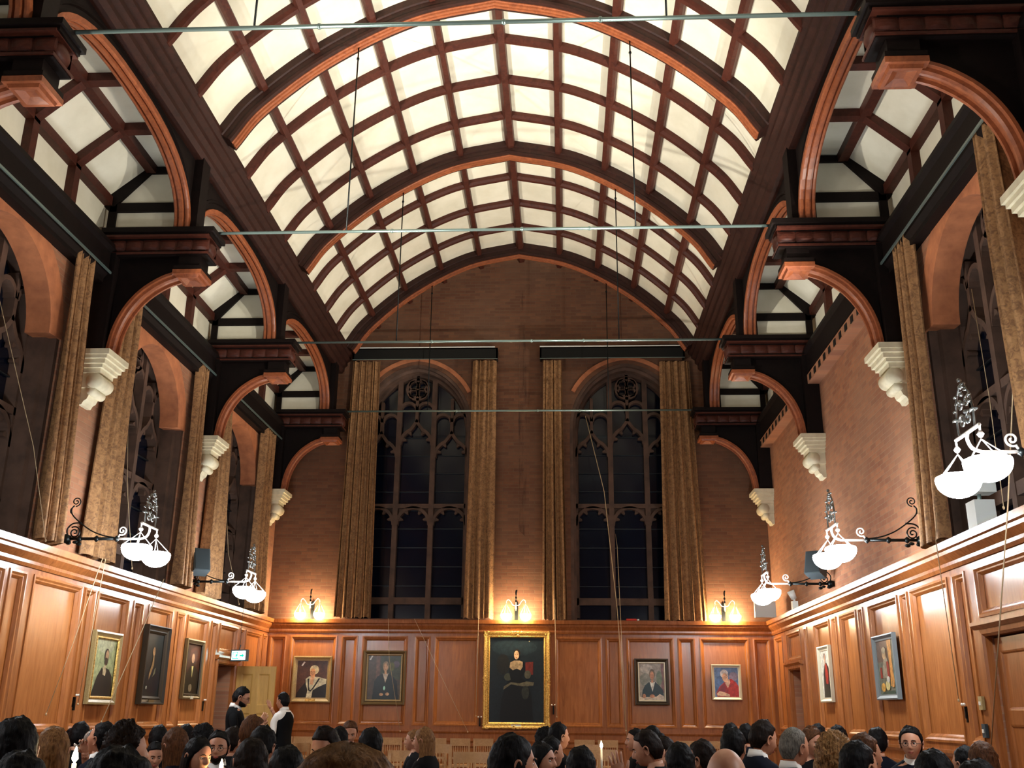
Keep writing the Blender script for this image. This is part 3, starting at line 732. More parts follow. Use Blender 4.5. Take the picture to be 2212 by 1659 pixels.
for sgn, sd in ((-1, 'left'), (1, 'right')):
    for i in (1, 2, 3, 4):
        wh = {1: 'farthest along', 2: 'second farthest along', 3: 'large and near, on', 4: 'behind the viewer on'}[i]
        lab = 'iron arm lamp with two glowing white bowls, %s the %s wall' % (wh, sd)
        if (sgn, i) == (-1, 3): lab = 'iron arm lamp just outside the picture on the left wall'
        if sgn not in proto: proto[sgn] = side_lamp(sgn, lab); proto[sgn].location = U((sgn*4.33, TY[i], 3.21))
        else: dup(proto[sgn], U((sgn*4.33, TY[i], 3.21)), lab)
def sconce(x, lab):
    L = thing('double_sconce', U((x, YE-.04, 3.2)), lab, 'wall sconce', 'double globe sconces on the end wall')
    mb = MB(); mb.box(-.03, .03, -.0, .035, -.14, .16); mb.tube([(0, .0, .02), (0, -.17, .06)], .01, 6); mb.tube([(0, -.17, .0), (0, -.17, .22)], .009, 6)
    for z in (.16, .22): mb.lathe((0, -.17, z), [(.001, -.03), (.02, 0), (.001, .035)], 8)
    mb.ball((0, -.17, .30), (.014, .014, .05), 8, 6); mb.ball((0.012, -.17, .34), (.01, .01, .02), 6, 4)
    local('wall_stem', mb, M['iron'], L, K)
    mb = MB()
    for sg in (-1, 1): mb.tube([(sg*p.x, -.17, p.y) for p in spline([(0, .09), (.05, .10), (.085, .15), (.125, .19), (.16, .17), (.165, .13)], 5)], .008, 6)
    mb.tube([(0, -.17, .03), (0, -.17, .2)], .012, 6)
    local('curved_arms', mb, M['brass'], L, K)
    for sg in (-1, 1):
        b = local('glass_globe', bowl_mesh(.095, 1.0), M['globe'], L, K); b.location = (sg*.165*K, -.17*K, -.07*K)
        mb = MB()
        for a in range(4):
            an = a*math.pi/2+.4; mb.tube([(0, 0, .2), (.098*math.cos(an), .098*math.sin(an), .01)], .0032, 5)
        local('hanging_rods', mb, M['brass'], b, K)
    return L
sc = sconce(-3.56, 'brass sconce with two glowing globes left of the left end window')
dup(sc, U((-.02, YE-.04, 3.2)), 'brass sconce with two glowing globes above the large gilt portrait')
dup(sc, U((3.5, YE-.04, 3.2)), 'brass sconce with two glowing globes right of the right end window')

# =================================================================== paintings
_cm = {}
def paint(c):
    if c not in _cm:
        m = mat('oil paint', lin(c), .35); q = N(m); f = q.noise(q.pos(), 14, 5, .65)
        a = lin(tuple(x*.72 for x in c)); b = lin(tuple(min(1, x*1.2) for x in c)); q.col(q.ramp(f, [(.3, a), (.7, b)])); _cm[c] = m
    return _cm[c]
def ell(cx, cy, rx, ry, n=18, rot=0):
    return [(cx+rx*math.cos(2*math.pi*i/n)*math.cos(rot)-ry*math.sin(2*math.pi*i/n)*math.sin(rot), cy+rx*math.cos(2*math.pi*i/n)*math.sin(rot)+ry*math.sin(2*math.pi*i/n)*math.cos(rot)) for i in range(n)]
def painting(plane, wall, din, a0, a1, z0, z1, fw, fm, lab, bg, shapes, flip=False, prof='plain', plate=None):
    """wall: coordinate of the panelling face; din: +1/-1 direction into the wall; (a0,a1) left to right as seen"""
    t3 = (lambda a, b, d: (a, wall+din*d, b)) if plane == 'xz' else (lambda a, b, d: (wall+din*d, a, b))
    P = thing('framed_portrait', U(t3((a0+a1)/2, z0, 0)), lab, 'painting', 'framed portraits')
    lo, hi = min(a0, a1), max(a0, a1)
    path = [(lo, z0), (hi, z0), (hi, z1), (lo, z1)]      # left normal points inward
    fr = {'plain': [(0, -.008), (0, -.05), (fw*.25, -.055), (fw*.7, -.03), (fw, -.028), (fw, -.01)],
          'ornate': [(0, -.008), (0, -.05), (fw*.15, -.07), (fw*.35, -.065), (fw*.5, -.045), (fw*.7, -.042), (fw*.8, -.055), (fw, -.03), (fw, -.01)],
          'deep': [(0, -.008), (0, -.075), (fw*.12, -.08), (fw*.3, -.05), (fw*.6, -.04), (fw*.75, -.05), (fw, -.03), (fw, -.01)]}[prof]
    mb = MB(); mb.sweep2(path, fr, t3, closed=True); fo = absU('frame', mb, fm if not isinstance(fm, tuple) else fm[0], P)
    if prof == 'ornate':
        mb = MB(); random.seed(3)
        W_, H_ = hi-lo, z1-z0
        for (ca, cz) in [(lo, z0), (hi, z0), (hi, z1), (lo, z1), ((lo+hi)/2, z0), ((lo+hi)/2, z1), (lo, (z0+z1)/2), (hi, (z0+z1)/2)]:
            mb = MB()
            for k_ in range(9):
                a = min(max(ca+random.uniform(-.09, .09), lo+.01), hi-.01); z = min(max(cz+random.uniform(-.09, .09), z0+.01), z1-.01)
                if lo+fw*.6 < a < hi-fw*.6 and z0+fw*.6 < z < z1-fw*.6: continue
                c_ = t3(a, z, -.058); mb.ball(c_, (.022, .014, .018), 6, 4)
            absU('carved_ornament', mb, M['gold'], P)
    if isinstance(fm, tuple):
        mb = MB(); mb.sweep2([(lo+fw*.72, z0+fw*.72), (hi-fw*.72, z0+fw*.72), (hi-fw*.72, z1-fw*.72), (lo+fw*.72, z1-fw*.72)], [(0, -.02), (0, -.045), (fw*.16, -.045), (fw*.28, -.03), (fw*.28, -.02)], t3, closed=True)
        absU('slip', mb, fm[1], P)
    i0, i1, j0, j1 = lo+fw*.95, hi-fw*.95, z0+fw*.95, z1-fw*.95
    mats = [paint(bg)]; mb = MB()
    mb.add([t3(*p, -.02) for p in ((i0, j0), (i1, j0), (i1, j1), (i0, j1))], [(0, 1, 2, 3)])
    for k_, (c, pts) in enumerate(shapes):
        if paint(c) not in mats: mats.append(paint(c))
        mb.cur = mats.index(paint(c)); pl = []
        for x, y in pts:
            x = min(max(x, 0), 1); y = min(max(y, 0), 1)
            if a0 > a1: x = 1-x
            pl.append((i0+(i1-i0)*x, j0+(j1-j0)*y))
        d = -.0212-.0007*k_
        tri = tessellate_polygon([[Vector((p[0], p[1], 0)) for p in pl]])
        mb.add([t3(*p, d) for p in pl], [tuple(t) for t in tri])
    # facing may vary with triangulation: renderer is two-sided
    absU('canvas', mb, mats, P)
    if plate:
        mb = MB(); c_ = (lo+hi)/2; v0 = t3(c_-plate[0]/2, z0+plate[2], -.058); v1 = t3(c_+plate[0]/2, z0+plate[2]+plate[1], -.05)
        mb.box(v0[0], v1[0], v0[1], v1[1], v0[2], v1[2]); absU('name_plate', mb, plate[3], P)
    return P
SK = (.80, .62, .48); yw = YE-.045
def bust(hx, hy, hr, body, hair, top, skin=SK, sh=.3, collar=None, hands=True, lap=None):
    S_ = [(body, [(hx-sh*1.25, 0), (hx+sh*1.35, 0), (hx+sh*1.15, hy-hr*3.2), (hx+sh*.8, hy-hr*2.3), (hx+hr*.8, hy-hr*1.4), (hx-hr*.8, hy-hr*1.4), (hx-sh*.8, hy-hr*2.2), (hx-sh*1.1, hy-hr*3.3)]),
          (skin, [(hx-hr*.35, hy-hr*1.7), (hx+hr*.35, hy-hr*1.7), (hx+hr*.35, hy-hr*.6), (hx-hr*.35, hy-hr*.6)])]
    if collar: S_.append((collar, [(hx-hr*.9, hy-hr*1.4), (hx, hy-hr*3.6), (hx+hr*.9, hy-hr*1.4), (hx, hy-hr*1.7)]))
    S_ += [(hair, ell(hx, hy+hr*.2, hr*.95, hr*1.1)), (skin, ell(hx-hr*.08, hy-hr*.1, hr*.66, hr*.95)),
           ((.45, .27, .2), ell(hx-hr*.33, hy+hr*.05, hr*.13, hr*.06, 8)), ((.45, .27, .2), ell(hx+hr*.2, hy+hr*.05, hr*.13, hr*.06, 8)), ((.66, .3, .25), ell(hx-hr*.08, hy-hr*.55, hr*.2, hr*.06, 8))]
    if hands: S_ += [(skin, ell(hx-sh*.35, .12, hr*.6, hr*.35)), (skin, ell(hx+sh*.25, .13, hr*.6, hr*.35))]
    return S_
DK = (.03, .05, .06)
# large portrait: seated lady in black with pale bodice and gauzy sleeves, red chair back
painting('xz', yw, 1, -.565, .555, 1.30, 2.87, .105, M['gold'], 'very large gilt framed portrait of a seated lady in black, centre of the end wall', (.07, .11, .13),
    [((.11, .16, .18), ell(.45, .88, .42, .1)), ((.10, .10, .08), ell(.25, .68, .12, .12)), ((.40, .14, .10), [(.66, .55), (.80, .56), (.80, .71), (.66, .705)]),
     ((.02, .03, .035), [(.2, .02), (.8, .02), (.78, .3), (.7, .46), (.6, .52), (.38, .52), (.3, .44), (.22, .25)]),
     ((.38, .36, .28), [(.27, .42), (.40, .47), (.55, .455), (.68, .48), (.82, .47), (.8, .43), (.65, .42), (.52, .43), (.4, .445), (.26, .38)]),
     ((.24, .25, .20), ell(.34, .53, .07, .045)), ((.30, .29, .23), ell(.70, .56, .06, .05)), ((.17, .18, .15), ell(.66, .35, .07, .08)),
     ((.02, .03, .035), [(.4, .48), (.58, .48), (.64, .6), (.65, .70), (.62, .71), (.6, .62), (.42, .62), (.37, .66), (.36, .6)]),
     ((.66, .56, .42), [(.37, .64), (.43, .61), (.5, .63), (.57, .61), (.61, .65), (.61, .71), (.55, .725), (.45, .725), (.38, .70)]),
     ((.04, .035, .03), [(.46, .725), (.54, .725), (.55, .75), (.46, .75)]),
     ((.16, .11, .07), ell(.505, .81, .062, .05)), ((.86, .68, .52), ell(.495, .79, .046, .052)), ((.5, .3, .22), ell(.475, .798, .01, .004, 8)), ((.5, .3, .22), ell(.515, .798, .01, .004, 8)), ((.62, .28, .22), ell(.492, .762, .014, .005, 8)),
     ((.72, .66, .5), ell(.73, .955, .01, .008, 8))], prof='ornate', plate=(.16, .06, .01, M['whiteplastic']))
painting('xz', yw, 1, -3.81, -3.145, 1.69, 2.44, .075, M['oldgold'], 'gilt framed portrait of a white-haired sitter with white hood over dark gown, end wall', (.30, .18, .13),
    [(DK, [(0, 0), (1, 0), (1, .45), (.75, .5), (.3, .42), (.05, .15)]), ((.78, .77, .66), [(.3, .5), (.42, .58), (.75, .55), (.98, .5), (.97, .38), (.75, .3), (.55, .2), (.52, .0), (.34, .0), (.38, .2), (.32, .35)]),
     ((.05, .07, .07), [(.36, .5), (.4, .2), (.48, .16), (.58, .25), (.78, .52), (.72, .52), (.52, .24), (.46, .2), (.42, .3), (.42, .52)]),
     (SK, [(.45, .35), (.55, .35), (.6, .6), (.46, .6)]), ((.80, .75, .60), ell(.57, .75, .15, .125)), ((.78, .57, .40), ell(.52, .67, .09, .12)), ((.45, .27, .2), ell(.48, .7, .02, .01, 8)), ((.45, .27, .2), ell(.56, .7, .02, .01, 8)), ((.6, .3, .25), ell(.52, .61, .03, .01, 8)),
     ((.85, .87, .82), [(.13, .86), (.17, .84), (.26, .95), (.21, .97)])], plate=(.17, .04, .015, M['gold']))
painting('xz', yw, 1, -2.61, -1.88, 1.66, 2.54, .085, (M['bronzeframe'], M['oldgold']), 'bronze framed portrait of a sitter in dark robe with pale scarf, hands in lap', (.30, .24, .19),
    [((.22, .25, .18), [(.4, .5), (1, .45), (1, 1), (.38, 1)]), ((.33, .30, .34), ell(.85, .8, .1, .08)), ((.34, .36, .2), ell(.72, .75, .08, .1)), ((.42, .30, .24), [(.25, .4), (.36, .5), (.36, 1), (.25, 1)])]
    + bust(.54, .74, .1, (.03, .09, .10), (.55, .48, .38), 1, (.75, .60, .46), .3, (.72, .68, .60)) + [((.6, .8, .72), ell(.52, .26, .03, .05)), ((.85, .87, .82), [(.04, .9), (.08, .89), (.15, .99), (.1, .99)])])
painting('xz', yw, 1, 1.965, 2.53, 1.70, 2.44, .08, (M['darkframe'], M['silverframe']), 'dark and silver framed portrait of a sitter in teal gown writing at a desk', (.62, .58, .52),
    [((.72, .69, .64), ell(.3, .85, .25, .13)), ((.50, .50, .45), ell(.25, .55, .22, .18)), ((.48, .30, .28), [(.88, .2), (1, .2), (1, 1), (.88, 1)]), ((.44, .48, .38), ell(.8, .6, .12, .2))]
    + bust(.52, .68, .125, (.03, .15, .17), (.42, .36, .28), 1, (.76, .54, .40), .36, (.86, .83, .78), False) + [((.80, .74, .66), [(0, 0), (1, 0), (1, .05), (.95, .12), (.8, .17), (.68, .1), (.1, .08), (0, .1)]), ((.72, .5, .36), ell(.18, .11, .07, .06)), ((.72, .5, .36), ell(.5, .11, .1, .05))])
painting('xz', yw, 1, 3.235, 3.725, 1.79, 2.355, .05, M['silverframe'], 'small white framed portrait of a white-haired sitter in red on blue, end wall', (.38, .50, .68),
    [((.30, .42, .62), ell(.2, .4, .2, .3)), ((.55, .50, .60), ell(.8, .7, .2, .15))] + [((.66, .16, .15), [(.05, .12), (.2, .35), (.4, .5), (.7, .62), (.9, .5), (1, .35), (1, 0), (.1, 0)]), ((.50, .12, .18), [(.08, .12), (.2, .32), (.4, .48), (.48, .3), (.4, .12)]),
      ((.86, .68, .58), [(.45, .45), (.55, .3), (.66, .5), (.62, .6), (.5, .6)]), ((.92, .88, .84), ell(.42, .78, .17, .15)), ((.86, .66, .54), ell(.45, .65, .12, .16, 18, .3)), ((.45, .3, .25), ell(.41, .69, .02, .01, 8)), ((.45, .3, .25), ell(.5, .66, .02, .01, 8)), ((.86, .70, .58), [(.08, .12), (.2, .2), (.4, .16), (.62, .08), (.6, .02), (.1, .04)])], plate=None)
xl = -WX+.045
painting('yz', xl, -1, 10.85, 11.55, 1.60, 2.37, .085, (M['oldgold'], M['gold']), 'gilt framed portrait of a bearded sitter in black on pale ground, nearest on left wall', (.62, .66, .48),
    [((.70, .72, .58), ell(.5, .9, .4, .15)), ((.03, .05, .08), [(.05, 0), (1, 0), (.95, .35), (.75, .48), (.6, .5), (.52, .45), (.42, .5), (.25, .35)]), ((.10, .08, .07), ell(.58, .72, .11, .12)), ((.70, .56, .42), ell(.6, .72, .075, .09)), ((.14, .10, .08), ell(.58, .61, .08, .07)), ((.78, .70, .55), [(.48, .38), (.6, .36), (.63, .44), (.55, .56), (.46, .5)])])
painting('yz', xl, -1, 12.2, 12.92, 1.61, 2.54, .095, M['darkframe'], 'dark framed murky portrait, middle of three on the left wall', (.04, .09, .10),
    [((.07, .13, .13), ell(.5, .85, .4, .12)), ((.03, .06, .10), ell(.6, .25, .4, .2)), ((.10, .08, .06), ell(.5, .74, .10, .07)), ((.62, .46, .30), ell(.5, .71, .07, .07)), ((.55, .42, .26), [(.48, .64), (.54, .64), (.56, .5), (.46, .38), (.35, .26), (.34, .36), (.45, .52)]), ((.4, .38, .28), [(.5, .3), (.66, .36), (.7, .46), (.62, .44), (.56, .34)]), ((.75, .75, .66), ell(.26, .14, .035, .025))], prof='deep', plate=(.16, .05, .005, M['bronzeframe']))
painting('yz', xl, -1, 13.6, 14.28, 1.69, 2.47, .07, (M['bronzeframe'], M['darkframe']), 'bronze framed reddish brown portrait, farthest of three on the left wall', (.24, .13, .08),
    [((.36, .18, .11), ell(.6, .8, .35, .15)), ((.08, .08, .05), [(.05, 0), (1, 0), (.95, .45), (.65, .56), (.35, .54), (.1, .4)]), ((.78, .58, .42), ell(.5, .72, .1, .1)), ((.74, .68, .42), [(.44, .56), (.56, .56), (.5, .32)]), ((.42, .36, .26), ell(.45, .12, .12, .08))], plate=(.1, .04, .0, M['silverframe']))
xr = WX-.045
painting('yz', xr, 1, 14.36, 13.75, 1.73, 2.45, .06, M['silverframe'], 'white and gilt framed portrait of a standing figure in red and black, right wall', (.84, .81, .74),
    [((.05, .05, .07), [(.15, 0), (.95, 0), (.95, .3), (.8, .62), (.6, .74), (.4, .72), (.22, .5)]), ((.66, .16, .12), [(.42, .72), (.58, .72), (.72, .5), (.66, .3), (.55, .25), (.45, .3), (.4, .5)]), ((.66, .2, .14), [(.85, .1), (1, .1), (1, .4), (.9, .4)]), ((.07, .16, .14), [(.2, 0), (.8, 0), (.75, .25), (.5, .3), (.25, .22)]), ((.75, .56, .44), [(.44, .70), (.53, .70), (.52, .82), (.44, .82)]), ((.12, .09, .07), ell(.46, .87, .085, .075)), ((.78, .6, .48), ell(.49, .845, .06, .07))])
painting('yz', xr, 1, 11.8, 11.05, 1.73, 2.41, .06, M['greyframe'], 'grey framed loose colourful portrait with flowers, right wall', (.42, .44, .38),
    [((.40, .32, .28), [(0, .6), (.6, .6), (.6, 1), (0, 1)]), ((.82, .58, .30), [(.62, .15), (.86, .12), (.8, .6), (.82, 1), (.6, 1), (.66, .5)]), ((.40, .52, .54), [(.86, 0), (1, 0), (1, .8), (.84, .5)]), ((.62, .58, .50), [(.25, .3), (.6, .3), (.62, .55), (.5, .72), (.38, .66), (.28, .5)]), ((.60, .18, .12), [(.12, .3), (.24, .3), (.22, .5), (.14, .5)]), ((.58, .14, .12), [(.52, .32), (.66, .3), (.62, .6), (.5, .6)]), ((.78, .66, .5), ell(.42, .74, .1, .1)), ((.66, .62, .52), ell(.42, .81, .11, .06)), ((.84, .64, .30), ell(.25, .13, .12, .08)), ((.88, .80, .55), ell(.5, .16, .12, .09)), ((.88, .86, .8), ell(.55, .27, .08, .06)), ((.82, .6, .34), ell(.78, .18, .08, .06)), ((.20, .34, .30), [(.1, .0), (.9, .0), (.8, .06), (.3, .05)])], prof='plain')

# =================================================================== fittings
def speaker(sgn, y, lab, yaw):
    T = thing('wall_speaker', U((sgn*4.12, y, 3.45)), lab, 'loudspeaker', 'wall speakers'); T.rotation_euler = (math.radians(-18), math.radians(0), yaw)
    mb = MB(); mb.box(-.13, .13, -.12, .12, -.19, .19); local('cabinet', mb, M['blackplastic'], T)
    mb = MB(); mb.box(-.115, .115, -.13, -.119, -.175, .175); local('grille', mb, M['speakerface'], T)
    mb = MB(); mb.tube([(0, .1, 0), (0, .3, -.06)], .018, 6); local('bracket', mb, M['iron'], T)
speaker(-1, 13.35, 'dark tilted loudspeaker between curtains on the left wall', math.radians(38))
speaker(1, 13.45, 'dark tilted loudspeaker beside a lamp on the right brick wall', math.radians(-38))
def flood(x, y, lab, w_=.2):
    T = thing('floodlight', U((x, y, ZR)), lab, 'floodlight', 'floodlights on the right ledge')
    mb = MB(); mb.box(-.10, .10, -.11, .11, 0, .27); local('control_box', mb, M['whiteplastic'], T)
    mb = MB(); mb.tube([(0, 0, .26), (0, 0, .36)], .02, 8); local('bracket', mb, M['steel'], T)
    mb = MB(); mb.box(-.12, .12, -.14, .05, .34, .45); mb.box(-.135, .135, -.155, .065, .44, .46); local('lamp_head', mb, M['whiteplastic'], T)
    mb = MB(); mb.ball((0, -.04, .46), (.05, .05, .008), 10, 5); local('lens', mb, M['brass'], T)
    return T
def uplight(T, tgt, P, size=62):
    ld = bpy.data.lights.new('flood_lamp', 'SPOT'); ld.energy = P; ld.spot_size = math.radians(size); ld.spot_blend = .5; ld.shadow_soft_size = .06; ld.color = (1.0, .95, .84)
    o = bpy.data.objects.new('flood_lamp', ld); COL.objects.link(o); o.parent = T; o.location = (0, -.04, .50)
    o.rotation_euler = (U(tgt)-T.location-Vector(o.location)).to_track_quat('-Z', 'Y').to_euler()
FLW = 800
uplight(flood(4.27, 8.42, 'grey floodlight on its box below the near right lamp'), (-1.9, 9.9, 9.4), FLW*.85, 74)
for x, y, ty, lab in ((-4.27, 7.3, 8.6, 'added unseen floodlight on the left ledge, forward one'), (-4.27, 7.0, 12.4, 'added unseen floodlight on the left ledge aimed at the far vault'), (4.27, 4.4, 5.6, 'added unseen floodlight on the right ledge beside the viewer'), (-4.27, 3.4, 4.6, 'added unseen floodlight on the left ledge beside the viewer'), (4.27, 8.75, 12.8, 'second added floodlight on the right ledge below the near lamp')):  # unseen floodlights, added to brighten the vault
    if y == 8.75: y = 6.2; lab = 'added unseen floodlight on the right ledge aimed at the far vault'
    uplight(flood(x, y, lab), (-1.9 if x > 0 else 1.9, ty, 9.4), FLW*(1.5 if ty > 12 else .75), 74 if ty < 12 else 50)
T = thing('floodlight', U((4.24, 15.4, ZR)), 'small white spotlight on the right ledge near the far corner', 'floodlight', 'floodlights on the right ledge')
mb = MB(); mb.box(-.05, .05, -.06, .06, 0, .16); local('control_box', mb, M['whiteplastic'], T)
mb = MB(); mb.tube([(0, 0, .2), (-.06, -.02, .34)], [.05, .07], 12); mb.tube([(0, 0, .15), (0, 0, .22)], .02, 8); local('lamp_head', mb, M['whiteplastic'], T)
uplight(T, (-1.9, 14.0, 9.4), FLW*.5, 74)
T = thing('router_box', U((4.03, 16.6, ZR)), 'white square box on the ledge in the far right corner', 'box')
mb = MB(); mb.box(-.20, .20, -.05, .05, 0.0, .30); local('casing', mb, M['whiteplastic'], T); mb = MB(); mb.box(-.17, .17, -.056, -.05, .03, .27); local('front_cover', mb, M['whiteplastic'], T)
T = thing('exit_sign', U((-4.08, 15.35, 2.33)), 'lit green and white exit sign jutting out above the left doorway', 'exit sign', rz=math.radians(-18))
mb = MB(); mb.box(-.20, .14, -.02, .06, -.09, .11); local('casing', mb, M['blackplastic'], T)
mb = MB(); mb.box(-.17, .12, -.026, -.02, -.07, .085); local('lit_face', mb, M['exit'], T)
mb = MB()      # running figure and arrow pictogram
for pts in ([(-.15, -.055), (-.02, -.055), (-.02, -.04), (-.135, -.04), (-.135, .055), (-.02, .055), (-.02, .07), (-.15, .07)], [(.0, -.01), (.05, -.01), (.05, -.035), (.10, .005), (.05, .045), (.05, .02), (.0, .02)],
            ell(-.055, .045, .011, .011, 10), [(-.075, .03), (-.05, .032), (-.035, .01), (-.06, -.005), (-.04, -.03), (-.052, -.036), (-.08, -.008), (-.10, -.03), (-.11, -.022), (-.085, .005)]):
    mb.prism(pts, 'xz', -.0275, -.0262)
local('pictogram', mb, M['exitgreen'], T)
mb = MB(); mb.tube([(-.1, .06, .0), (-.1, .12, .2)], .01, 6); mb.tube([(-.1, .1, .1), (-.1, .1, 1.0)], .004, 5); local('cable', mb, M['blackcord'], T)
T = thing('plastic_bottle', U((2.0, YE-.03, ZR+.0))+Vector((-.05, -.02, .028)), 'small red bottle with white cap lying on the sill of the right end window', 'bottle')
mb = MB(); mb.tube([(-.13, 0, 0), (-.12, 0, 0), (.06, 0, 0), (.09, 0, 0)], [.02, .028, .028, .018], 12); local('body', mb, mat('red plastic', (.6, .03, .015), .4), T)
mb = MB(); mb.tube([(.09, 0, 0), (.135, 0, 0)], .02, 10); local('cap', mb, M['whiteplastic'], T)
# switches by the near right door, cleats with porcelain knobs
for z, m_, lab in ((1.62, 'oldgold', 'upper brass switch plate beside the near right door'), (1.40, 'speakerface', 'black switch plate between two brass ones by the near right door'), (1.22, 'oldgold', 'lower brass switch plate beside the near right door')):
    T = thing('switch_plate', U((WX-.05, 8.98, z)), lab, 'light switch', 'switch plates')
    mb = MB(); mb.box(-.03, .0, -.045, .045, 0, .13); local('plate', mb, M[m_], T); mb = MB(); mb.box(-.042, -.03, -.012, .012, .045, .08); local('rocker', mb, M['knob'], T)
def cleat(p, s, lab):
    T = thing('rope_cleat', U(p), lab, 'cleat', 'wall cleats for the window cords')
    mb = MB(); mb.box(-.01*abs(s[0])-.012, .012, -.012, .012, -.06, .06); mb.box(-.012, .012, -.014, .014, -.1, -.05); local('hook', mb, M['iron'], T)
    mb = MB()
    for d in (-.03, .03): mb.ball((s[0]*.03+(d if s[1] else 0), s[1]*.03+(0 if s[1] else d), .08), .016, 8, 6)
    local('knobs', mb, M['knob'], T)
cleat((-WX+.05, 14.55, 1.62), (1, 0), 'iron cleat with white knobs right of the farthest left portrait')
cleat((-WX+.05, 10.66, 1.62), (1, 0), 'iron cleat with white knobs left of the nearest left portrait')
cleat((-.61, YE-.08, 1.42), (0, -1), 'iron cleat left of the large gilt portrait')
cleat((.61, YE-.08, 1.62), (0, -1), 'iron cleat right of the large gilt portrait')
cleat((WX-.05, 9.36, 1.6), (-1, 0), 'iron cleat left of the near door on the right wall')
# cords hanging from the windows
def cord(pts, lab, r=.0045, m_='rope'):
    mb = MB(); mb.tube([U(p) for p in pts], r, 5); mb.ball(U(pts[-1]), (.012, .012, .018), 6, 4)
    off = U(pts[-1]); o = link('window_cord', mb.mesh('window_cord', M[m_], lambda v: v-off), None, off); props(o, lab, 'cord', 'cords for the high windows')
xw = -WX+.2
cord([(-4.04, 10.3, 3.06), (-4.15, 10.15, 2.2), (-4.25, 10.0, 1.5)], 'pale cord slanting down from the bottom of the nearest left curtain')
cord([(-4.04, 10.37, 3.06), (-4.15, 10.5, 2.2), (-4.25, 10.64, 1.6)], 'pale cord running to the cleat left of the nearest left portrait')
cord([(-4.36, 11.05, 5.15), (-4.25, 11.12, 4.0), (-4.06, 11.1, 3.06)], 'thin cord across the dark window behind the near left lamp', .004)
cord([(-4.06, 12.04, 3.06), (-4.12, 11.7, 2.4), (-4.25, 11.25, 1.42)], 'long straight cord slanting across the left wall between two portraits', .006)
cord([(-4.36, 14.7, 4.9), (-4.25, 14.85, 3.8), (-4.06, 15.0, 3.06)], 'thin cord across the farther left window', .004)
cord([(-4.3, 8.0, 5.2), (-4.2, 8.9, 3.9), (-4.1, 9.2, 3.06)], 'thin cord across the nearest left window', .004)
cord([(1.2, YE-.35, 6.6), (1.5, YE-.5, 5.2), (1.68, YE-.5, 3.2), (1.78, YE-.4, 1.3)], 'long pale cord slanting down over the right end window', .007)
cord([(1.72, YE+.3, 4.6), (1.725, YE-.1, 4.3), (1.745, YE-.3, 3.0), (1.80, YE-.35, 1.1)], 'straight pale cord beside the slanting one at the right end window', .006)
cord([(-1.75, YE-.2, 3.06), (-1.3, YE-.2, 2.2), (-.8, YE-.15, 1.25)], 'thin cord slanting over the panel left of the large portrait', .004)
cord([(-2.2, YE-.2, 3.06), (-2.15, YE-.2, 2.4), (-1.92, YE-.15, 1.25)], 'thin cord beside the bronze framed portrait', .004)
for x, lab in ((-.655, 'doubled pale cord along the left side of the large portrait'), (.645, 'doubled pale cord along the right side of the large portrait')):
    cord([(x, YE-.22, 3.4), (x, YE-.2, 3.0), (x+.02*(-1 if x < 0 else 1), YE-.1, 1.5)], lab, .006)
cord([(4.40, 7.6, 5.6), (4.30, 7.5, 4.2), (4.07, 7.45, 3.06), (4.2, 8.7, 1.3)], 'long pale cord slanting over the panelling near the right door', .007)
cord([(4.25, 7.95, 5.0), (4.2, 7.8, 4.0), (4.1, 7.6, 3.06)], 'thin cord across the dark right window', .004)
cord([(4.12, 9.0, 3.3), (4.1, 9.05, 3.06), (4.22, 9.3, 1.7)], 'thin pale cord from the right curtain down to its cleat', .005)

# =================================================================== chairs and tables
def chair(lab):
    T = thing('dining_chair', (0, 0, 0), lab, 'chair', 'beech dining chairs')
    mb = MB(); mb.prism([(-.22, -.2), (.22, -.2), (.2, .2), (-.2, .2)], 'xy', .43, .46); local('seat', mb, M['ply'], T)
    for x in (-.2, .2):
        mb = MB(); mb.tube([(x, .18, 0), (x, .18, .43)], .018, 8); local('leg', mb, M['ply'], T)
        mb = MB(); mb.prism([(-.2, 0), (-.16, 0), (-.175, .45), (-.215, .9), (-.245, .9), (-.215, .45)], 'yz', x-.018, x+.018); local('back_post', mb, M['ply'], T)
    mb = MB(); rows = []
    for z in (.80, .93):
        for d in (0, .022): rows.append([(x/10*.225, -.235-d+.03*(x/10)**2-(z-.8)*.1, z) for x in range(-10, 11)])
    rows = [rows[0], rows[2], rows[3], rows[1]]; mb.grid(rows+[rows[0]]); local('top_rail', mb, M['ply'], T)
    mb = MB(); mb.box(-.19, .19, -.215, -.195, .56, .60); local('lower_rail', mb, M['ply'], T)
    for i in range(7):
        x = -.15+.05*i; mb = MB(); mb.tube([(x, -.205, .59), (x, -.228, .81)], [.008, .008], 6); mb.ball((x, -.215, .7), (.013, .013, .03), 8, 5); local('spindle', mb, M['ply'], T)
    mb = MB(); mb.tube([(-.2, .18, .2), (-.2, -.18, .2)], .01, 6); mb.tube([(.2, .18, .2), (.2, -.18, .2)], .01, 6); mb.tube([(-.2, 0, .2), (.2, 0, .2)], .01, 6); local('stretcher', mb, M['ply'], T)
    return T
def at_px(px, py, d):
    r_ = pix_ray(px, py); return CAMPOS+r_*(d/FPX)
CH = None
far = [(618, 20.0), (662, 20.0), (852, 20.0), (898, 20.0), (946, 20.0), (997, 20.0), (1046, 20.0), (1262, 20.0), (1312, 20.0), (1480, 20.0), (1530, 20.0)]
